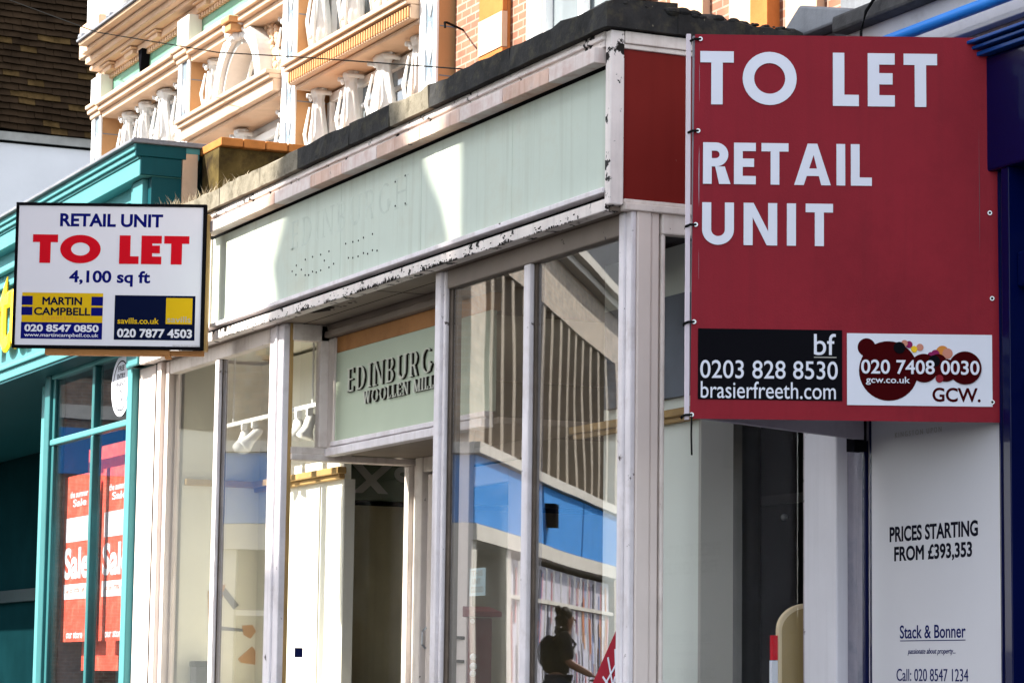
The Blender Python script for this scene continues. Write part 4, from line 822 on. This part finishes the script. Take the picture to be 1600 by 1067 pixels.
part('body', MB().box(-5.40, -5.30, .22, .33, 1.501, 1.655), mat('dark_grey_plastic', (.05, .05, .055), .5), bx, bevel=.006)
part('lid', MB().box(-5.405, -5.295, .215, .335, 1.655, 1.685), mat('black_plastic', (.02, .02, .022), .4), bx, bevel=.005)
mu = thing('reflected_print', 'faint orange and grey poster reflection painted on the side wall of the long display window', 'print', (-5.438, .4, 1.9))
fm = Fr((-5.44, 0, 0), Y_, Z_); pale_o = mat('faint_orange_reflection', (.62, .38, .22), .6); grey_o = mat('faint_grey_reflection', (.34, .34, .34), .6)  # pale colours imitate a poster reflected in the pane
part('handle', MB().prism([(.32, 2.06), (.42, 2.10), (.40, 2.0), (.36, 1.93), (.33, 1.85)], fm, 0, .003), pale_o, mu)
part('nozzle', MB().prism([(.42, 2.08), (.50, 1.99), (.47, 1.965), (.40, 2.05)], fm, .0, .004), grey_o, mu)
part('blade', MB().prism([(.33, 1.88), (.55, 1.86), (.55, 1.845), (.33, 1.855)], fm, 0, .003), grey_o, mu)
part('grip', MB().prism([(.52, 1.88), (.58, 1.885), (.60, 1.85), (.57, 1.81), (.53, 1.83)], fm, .0, .004).prism([(.50, 1.70), (.58, 1.77), (.62, 1.72), (.6, 1.67), (.52, 1.68)], fm, 0, .004), pale_o, mu)
solo('blue_sticker', MB().box(-3.678, -3.674, .175, .215, 1.70, 1.745), INKN, 'small dark blue sticker low on the lobby window beside the corner post', 'sticker')
pn_ = thing('paper_notice', 'pale blue paper notice stuck inside the corner window', 'notice', (-1.41, .118, 1.95))
part('sheet', MB().box(-1.49, -1.335, .116, .118, 1.94, 2.052), mat('pale_blue_paper', (.52, .66, .70), .7, .03), pn_)
for i, (s_, a, b) in enumerate((('THIS', -1.47, -1.36), ('UNIT', -1.46, -1.38), ('CLOSED', -1.475, -1.35))): text('lettering', s_, pn_, front(.116), a, b, 2.02-i*.033, 2.043-i*.033, GREYT, .001, .02)
rs = thing('display_stand', 'narrow dark red display stand with sloping cap inside the corner window', 'stand', (-1.95, .34, .6))
part('column', MB().box(-1.985, -1.93, .33, .42, .6, 1.865), mat('dark_red_lacquer', (.16, .02, .025), .4), rs, bevel=.006)
part('cap', MB().prism([(-2.0, 1.868), (-1.875, 1.868), (-1.875, 1.89), (-2.0, 1.915)], front(.44), -.0, .13), mat('dark_red_cap', (.20, .03, .035), .4), rs, bevel=.004)
part('price_tag', MB().ball((-1.915, .325, 1.70), .014, 6).ball((-1.91, .325, 1.66), .016, 6).ball((-1.915, .325, 1.63), .014, 6).ball((-1.925, .325, 1.85), .010, 6), SIGNINK, rs)
rb = thing('red_banner', 'dark red triangular banner with white criss-cross lines at the foot of the corner window', 'banner', (-.2, .13, 1.5))
fr2 = front(.1035)
part('sheet', MB().prism([(-.62, 1.30), (-.09, 1.30), (-.09, 1.84)], fr2, 0, .003), mat('dark_red_banner_cloth', (.28, .006, .02), .6), rb)
ln = MB()
for a0, b0, a1, b1 in ((-.24, 1.62, -.15, 1.56), (-.26, 1.56, -.14, 1.66), (-.2, 1.69, -.16, 1.59), (-.31, 1.45, -.2, 1.60), (-.2, 1.50, -.14, 1.62), (-.3, 1.55, -.2, 1.45), (-.14, 1.72, -.13, 1.6)):
    d = Vector((a1-a0, b1-b0)).normalized()*.004; ln.prism([(a0+d.y, b0-d.x), (a1+d.y, b1-d.x), (a1-d.y, b1+d.x), (a0-d.y, b0+d.x)], fr2, .004, .006+.0003*len(ln.f)/6)
part('line', ln, SIGNINK, rb)
xo = thing('reflected_letters', 'pale letters X and o standing in for a reflection, on a dark green header inside the vacant shop', 'sign', (-4.59, 1., 2.6))  # solid letters imitate a reflection in the lobby glass
fx = side(-4.597)
part('letter', MB().prism([(.815, 2.565), (.87, 2.565), (1.035, 2.71), (.98, 2.71)], fx, 0, .006).prism([(.815, 2.71), (.87, 2.71), (1.015, 2.565), (.96, 2.565)], fx, .0, .0065), GREYT, xo)
part('letter', MB().ring(fx, 1.105, 2.672, .055, .042, .03, 0, .006), GREYT, xo)
ab = thing('folding_sign', 'round-topped ochre board with pale rim standing in the dark end window', 'sign', (-.06, .74, .6))
fz_ = side(-.10, .045)
arc = [(.695+.13*(1-math.cos(t))/1.0, 1.80+.10*math.sin(t)) for t in [math.pi*i/24 for i in range(25)]]
part('rim', MB().prism([(.695, .6)]+arc+[(.955, .6)], fz_, 0, .025), EDGEPL, ab, bevel=.004)
part('face', MB().prism([(.708, .6)]+[(.708+.117*(1-math.cos(math.pi*i/24)), 1.795+.088*math.sin(math.pi*i/24)) for i in range(25)]+[(.942, .6)], fz_, .026, .028), CREAMPL, ab)
part('stripe', MB().rect(fz_, .672, .694, 1.69, 1.78, .0, .02), BRIGHTR, ab); part('stripe', MB().rect(fz_, .670, .694, .6, 1.688, .0, .02), SIGNINK, ab, label='white lower strip')
# ================================================================ OVERHEAD WIRE
solo('overhead_wire', MB().tube([(-12, .5, 6.9), (-8.6, .5, 5.83), (-6.05, .5, 5.17), (-4.66, .5, 4.86), (-2.54, .5, 4.375), (-1.5, .5, 4.1)], .0035, 5), CABLE, 'thin black wire sagging across the ornate white facade', 'wire')
# ================================================================ OTHER SIDE OF THE STREET
ofb = thing('office_building', 'brick office block with upright fins and blue shop fascia reflected in the corner window', 'building', (-18.7, -7.5, .4))
FO = Vector((-18.7, -7.5, 0)); ex1 = Vector((.823, .568, 0)); ex2 = Vector((-.568, .823, 0))
o1 = Fr(FO, ex1, Z_); o2 = Fr(FO, ex2, Z_); g0 = .3
part('core', MB().rect(o1, -20, -.02, g0, 7.15, -2.8, -.35), OFFD, ofb)
part('wall', MB().rect(o1, -20, 0, 6.40, 7.15, -.36, 0).rect(o1, -.85, 0, 4.2, 6.40, -.36, .0).rect(o1, -12.6, -11.6, g0, 6.4, -.36, .02), OFFB, ofb)
part('wall', MB().rect(o2, .36, 2.85, 4.2, 7.15, -.3, .0), OFFB, ofb)
part('cornice', MB().rect(o1, -20, .05, 7.15, 7.26, -.3, .15).rect(o1, -20, .05, 7.26, 7.40, -.3, .25), OFFW, ofb)
part('roof', MB().prism([(-20, 7.4), (-.3, 7.4), (-1.6, 11.5), (-20, 11.5)], o1, -2.6, -.6), mat('dark_slate_mansard', (.04, .042, .048), .7, .2, 4), ofb)
for i in range(14):
    a = -1.35-i*.74; part('fin', MB().rect(o1, a-.09, a+.09, 4.2, 6.40, -.36, -.02), OFFF, ofb)
for i in range(14):
    a = -1.35-i*.74; part('spandrel', MB().rect(o1, a-.65, a-.09, 5.05, 5.13, -.34, -.26), OFFW, ofb)
part('band', MB().rect(o1, -11.6, 0, 4.08, 4.2, -.36, .12).rect(o1, -11.6, 0, 3.12, 3.30, -.36, .10), OFFW, ofb)
part('band', MB().rect(o2, .36, 2.85, 4.08, 4.2, -.3, .12).rect(o2, .36, 2.85, 3.0, 3.28, -.3, .10), OFFW, ofb)
for a0, a1 in ((-4.75, -.12), (-8.1, -4.9), (-11.55, -8.2)): part('fascia', MB().rect(o1, a0, a1, 3.31, 4.07, -.36, .06), SHOPBL, ofb, bevel=.01)
part('fascia', MB().rect(o2, .4, 2.85, 3.29, 4.07, -.3, .06), SHOPBL, ofb)
part('projecting_sign', MB().rect(o1, -5.2, -4.95, 3.55, 3.85, .06, .2), BLK, ofb)
part('pier', MB().rect(o1, -2.6, -2.25, g0, 3.12, -.36, .04).rect(o1, -.3, 0, g0, 3.12, -.36, .04), OFFW, ofb)
part('pier', MB().rect(o2, .36, .7, g0, 3.0, -.3, .04).rect(o2, 2.6, 2.85, g0, 3.0, -.3, .04), OFFW, ofb)
pcol = [mat('panel_white', (.36, .35, .40), .95), mat('panel_lilac', (.45, .42, .52), .5), mat('panel_blue', (.08, .14, .32), .5), mat('panel_red', (.40, .06, .06), .5), mat('panel_orange', (.5, .22, .08), .5), mat('panel_dark', (.03, .03, .05), .6)]
for i in range(13):
    a = -3.0-i*.66
    pnl = part('shutter_panel', MB().rect(o1, a-.60, a, g0+.15, 3.05, -.2, -.05), pcol[0], ofb)
    part('panel_gap', MB().rect(o1, a-.645, a-.60, g0+.15, 3.05, -.2, -.045), OFFD, pnl)
    for k in range(8):
        b = random.uniform(.03, .5); z = random.uniform(.8, 2.4); h = random.uniform(.4, 1.3)
        part('print_streak', MB().rect(o1, a-b-random.uniform(.015, .07), a-b, z, min(z+h, 3.0), -.05, -.046+.0012*k), pcol[random.choice((1, 2, 2, 3, 3, 4, 5, 5, 5))], pnl)
part('transom', MB().rect(o1, -11.6, -2.6, 2.58, 2.63, -.05, .0), OFFW, ofb)
wl = part('window_display', MB().rect(o2, .7, 2.6, g0+.2, 3.0, -.3, -.05), mat('pale_shop_display', (.72, .72, .70), .6, .06, .8), ofb)
part('shelf', MB().rect(o2, .7, 2.6, 2.28, 2.34, -.05, -.0), GREYW, wl)
gb = thing('gabled_house', 'tall narrow brick house with a steep gable across the street', 'house', (-8.1, -12, 0))
fg = front(-12.)
gx = lambda x: x-5.52
part('gable_wall', MB().prism([(gx(-3.61), 0), (gx(-1.475), 0), (gx(-1.475), 14.15), (gx(-1.60), 14.27), (gx(-2.556), 15.49), (gx(-3.60), 14.14), (gx(-3.40), 14.10), (gx(-3.61), 13.80)], fg, -.3, 0), CASTB, gb)
part('body', MB().box(gx(-3.5), gx(-1.6), -18, -12.3, 0, 11.5), CASTB, gb)
part('shade_annex', MB().box(gx(-4.15), gx(-3.612), -12.3, -12.0, 0, 13.05), CASTB, gb)  # unseen block added to shade the lower window post
for i in range(4): part('window', MB().rect(fg, gx(-3.1), gx(-2.0), 2.6+i*3.1, 4.3+i*3.1, 0, .03), OFFD, gb)
tw_ = thing('terrace_block', 'long flat-roofed brick block across the street from the vacant shop', 'building', (-2, -14, 0))
part('wall', MB().box(gx(-1.468), 6, -17, -12, 0, 15.7), CASTB, tw_)
part('parapet', MB().box(gx(-1.466), 6, -17, -11.99, 15.702, 15.87), OFFW, tw_)
for i in range(5):
    for k in range(6): part('window', MB().rect(front(-12.), -6.3+k*2.0, -5.2+k*2.0, 2.2+i*2.7, 3.8+i*2.7, 0, .03), OFFD, tw_)
# ================================================================ CYCLIST IN THE STREET
def skinned(name, pts, edges, rad, m, parent=None, sub=2):
    me = bpy.data.meshes.new('t'); me.from_pydata([tuple(p) for p in pts], edges, []); o = bpy.data.objects.new('t', me); COL.objects.link(o)
    sk = o.modifiers.new('s', 'SKIN'); me.skin_vertices[0] if me.skin_vertices else None
    lay = me.skin_vertices[0].data if me.skin_vertices else None
    if lay is None:
        bm = bmesh.new(); bm.from_mesh(me); bm.verts.layers.skin.verify(); bm.to_mesh(me); bm.free(); lay = me.skin_vertices[0].data
    for i, r in enumerate(rad):
        lay[i].radius = r if isinstance(r, tuple) else (r, r); lay[i].use_root = (i == 0)
    ss = o.modifiers.new('u', 'SUBSURF'); ss.levels = sub; ss.render_levels = sub
    dg = bpy.context.evaluated_depsgraph_get(); me2 = bpy.data.meshes.new_from_object(o.evaluated_get(dg))
    v = [x.co.copy() for x in me2.vertices]; f = [tuple(p.vertices) for p in me2.polygons]
    bpy.data.objects.remove(o); bpy.data.meshes.remove(me); bpy.data.meshes.remove(me2)
    return link(name, v, f, m, parent, True)
GP = Vector((-20.12, -9.24, gz(-20.05)-.0)); FD = Vector((.418, -.908, 0)); LD = Vector((.908, .418, 0))   # forward, left
def pt(f, l, z): return GP+FD*f+LD*l+Z_*z
J = []
def j(f, l, z, r): J.append((pt(f, l, z), r)); return len(J)-1
E_ = []
pel = j(0, 0, 1.08, .14); bel = j(.04, 0, 1.25, .135); che = j(.10, 0, 1.46, .155); nk = j(.13, 0, 1.60, .06); hd = j(.16, 0, 1.70, .085); ht = j(.155, 0, 1.81, .085)
E_ += [(pel, bel), (bel, che), (che, nk), (nk, hd), (hd, ht)]
for s_ in (-1, 1):
    sh = j(.11, s_*.19, 1.52, .065); el = j(.16, s_*.26, 1.24, .048); wr = j(.44, s_*.25, 1.10, .032)
    E_ += [(che, sh), (sh, el), (el, wr)]
    hp = j(.03, s_*.10, 1.0, .095); kn = j(.40 if s_ > 0 else .27, s_*.11, .78 if s_ > 0 else .58, .062); an = j(.22 if s_ > 0 else .08, s_*.11, .45 if s_ > 0 else .16, .042); to = j(.42 if s_ > 0 else .26, s_*.11, .40 if s_ > 0 else .11, .035)
    E_ += [(pel, hp), (hp, kn), (kn, an), (an, to)]
pe = thing('person', 'person in dark clothes with long dark hair riding a bicycle, reflected in the corner window', 'person', tuple(GP))
body = skinned('body', [p for p, r in J], E_, [r*.78 if i < 3 else r for i, (p, r) in enumerate(J)], SKIN, pe)
def cloth(idx, name, m, g):
    mp = {a: i for i, a in enumerate(idx)}
    return skinned(name, [J[a][0] for a in idx], [(mp[a], mp[b]) for a, b in E_ if a in mp and b in mp], [J[a][1]+g for a in idx], m, pe)
T_ = Vector((0, 0, 0))
cloth([pel, bel, che, 6, 7, 13, 14], 'top', CLOTH, .036)
cloth([pel, 9, 10, 11, 16, 17, 18], 'jeans', JEANS, .02)
for s_ in (0, 1):
    w0 = J[8+7*s_][0]
    for k in range(4): skinned('finger', [w0+FD*.02+LD*(k-1.5)*.018, w0+FD*.07+LD*(k-1.5)*.02-Z_*.01, w0+FD*.10+LD*(k-1.5)*.02-Z_*.035, w0+FD*.08+LD*(k-1.5)*.02-Z_*.055], [(0, 1), (1, 2), (2, 3)], [.011, .0095, .009, .008], SKIN, body, 1)
    skinned('thumb', [w0+FD*.0, w0+FD*.04-LD*.04-Z_*.01, w0+FD*.07-LD*.035-Z_*.04], [(0, 1), (1, 2)], [.012, .010, .009], SKIN, body, 1)
hr = MB().ball(pt(.12, 0, 1.775), .104, 10, 1, 1, 1.05)
for i in range(40):
    a = random.uniform(1.4, 4.9); hr.ball(pt(.11+.085*math.cos(a), .09*math.sin(a), random.uniform(1.56, 1.86)), random.uniform(.025, .05), 5)
part('hair', hr, HAIR, pe, smooth=True)
part('nose', MB().tube([pt(.245, 0, 1.73), pt(.268, 0, 1.70), pt(.245, 0, 1.695)], [.008, .014, .008], 6), SKIN, body, smooth=True)
for s_ in (-1, 1): part('eye', MB().ball(pt(.236, s_*.032, 1.735), .011, 6), INK, body); part('ear', MB().ball(pt(.16, s_*.088, 1.71), .026, 6, .6, .6, 1), SKIN, body)
part('mouth', MB().tube([pt(.242, -.02, 1.665), pt(.248, 0, 1.663), pt(.242, .02, 1.665)], .005, 5), mat('lips', (.25, .08, .07), .5), body)
bg_ = thing('backpack', 'black backpack worn by the cyclist in dark clothes', 'backpack', tuple(pt(-.1, 0, 1.3)))
part('bag', MB().ball(pt(-.07, 0, 1.36), .12, 10, .75, .95, 1.6), CLOTH, bg_, smooth=True)
for s_ in (-1, 1): part('strap', MB().tube([pt(-.04, s_*.1, 1.50), pt(.10, s_*.12, 1.625), pt(.25, s_*.12, 1.45), pt(.1, s_*.16, 1.2)], .017, 6), BLK, bg_)
bk = thing('bicycle', 'dark bicycle ridden by the person in dark clothes', 'bicycle', tuple(GP))
for f_ in (-.38, .68):
    wh = MB(); c_ = pt(f_, 0, .34)
    ring = [c_+FD*.33*math.cos(2*math.pi*i/28)+Z_*.33*math.sin(2*math.pi*i/28) for i in range(29)]; wo = part('wheel', MB().tube(ring, .018, 8, False), RUBBER, bk, smooth=True)
    sp = MB()
    for i in range(14): sp.tube([c_, c_+FD*.32*math.cos(2*math.pi*i/14)+Z_*.32*math.sin(2*math.pi*i/14)], .0025, 4)
    sp.tube([c_-LD*.05, c_+LD*.05], .02, 8); part('spokes', sp, STEEL, wo)
part('frame', MB().tube([pt(-.38, 0, .34), pt(.06, 0, .30), pt(.52, 0, .78), pt(.49, 0, .88), pt(-.06, 0, .80), pt(.06, 0, .30)], .017, 8).tube([pt(-.38, 0, .34), pt(-.06, 0, .78)], .012, 6).tube([pt(.50, 0, .85), pt(.68, 0, .34)], .015, 6).tube([pt(-.06, 0, .80), pt(-.09, 0, .93)], .014, 6).tube([pt(.49, 0, .86), pt(.46, 0, 1.02)], .014, 6), BLK, bk)
part('handlebar', MB().tube([pt(.42, -.32, 1.05), pt(.50, -.2, 1.04), pt(.48, 0, 1.02), pt(.50, .2, 1.04), pt(.42, .32, 1.05)], .013, 8), BLK, bk)
part('saddle', MB().ball(pt(-.08, 0, .955), .09, 8, 1.0, 1.0, .4), BLK, bk, smooth=True)
part('pedal', MB().tube([pt(.06, -.12, .30), pt(.06, .12, .30)], .012, 6).tube([pt(.06, .1, .30), pt(.14, .1, .42)], .01, 6).tube([pt(.06, -.1, .30), pt(-.02, -.1, .18)], .01, 6), STEEL, bk)

fbk = thing('brown_block', 'distant brown brick block with a blue shopfront reflected in the teal shop window', 'building', (-49, -11.5, 1))
part('wall', MB().box(-54, -49, -13.2, -9.3, .5, 13), CASTB, fbk)
part('fascia', MB().box(-49, -48.9, -13.1, -9.4, 5.9, 6.9), SHOPBL, fbk); part('band', MB().box(-49, -48.85, -13.1, -9.4, 7.1, 7.4), OFFW, fbk)
for k in range(2): part('window', MB().box(-49, -48.97, -12.8+k*1.8, -11.6+k*1.8, 8, 11), OFFD, fbk)
cbk = thing('sky_screen_block', 'cream rendered block added out of view to dull the sky reflected in the long display window', 'building', (-49, -15, 1))  # added block keeps bright horizon sky out of the pane's reflection
part('wall', MB().box(-54, -49, -17, -13.25, .5, 13), mat('cream_render', (.5, .47, .38), .9, .05, 1), cbk)
for k in range(2): part('window', MB().box(-49, -48.97, -16.6+k*1.8, -15.6+k*1.8, 7, 9.5), OFFD, cbk)
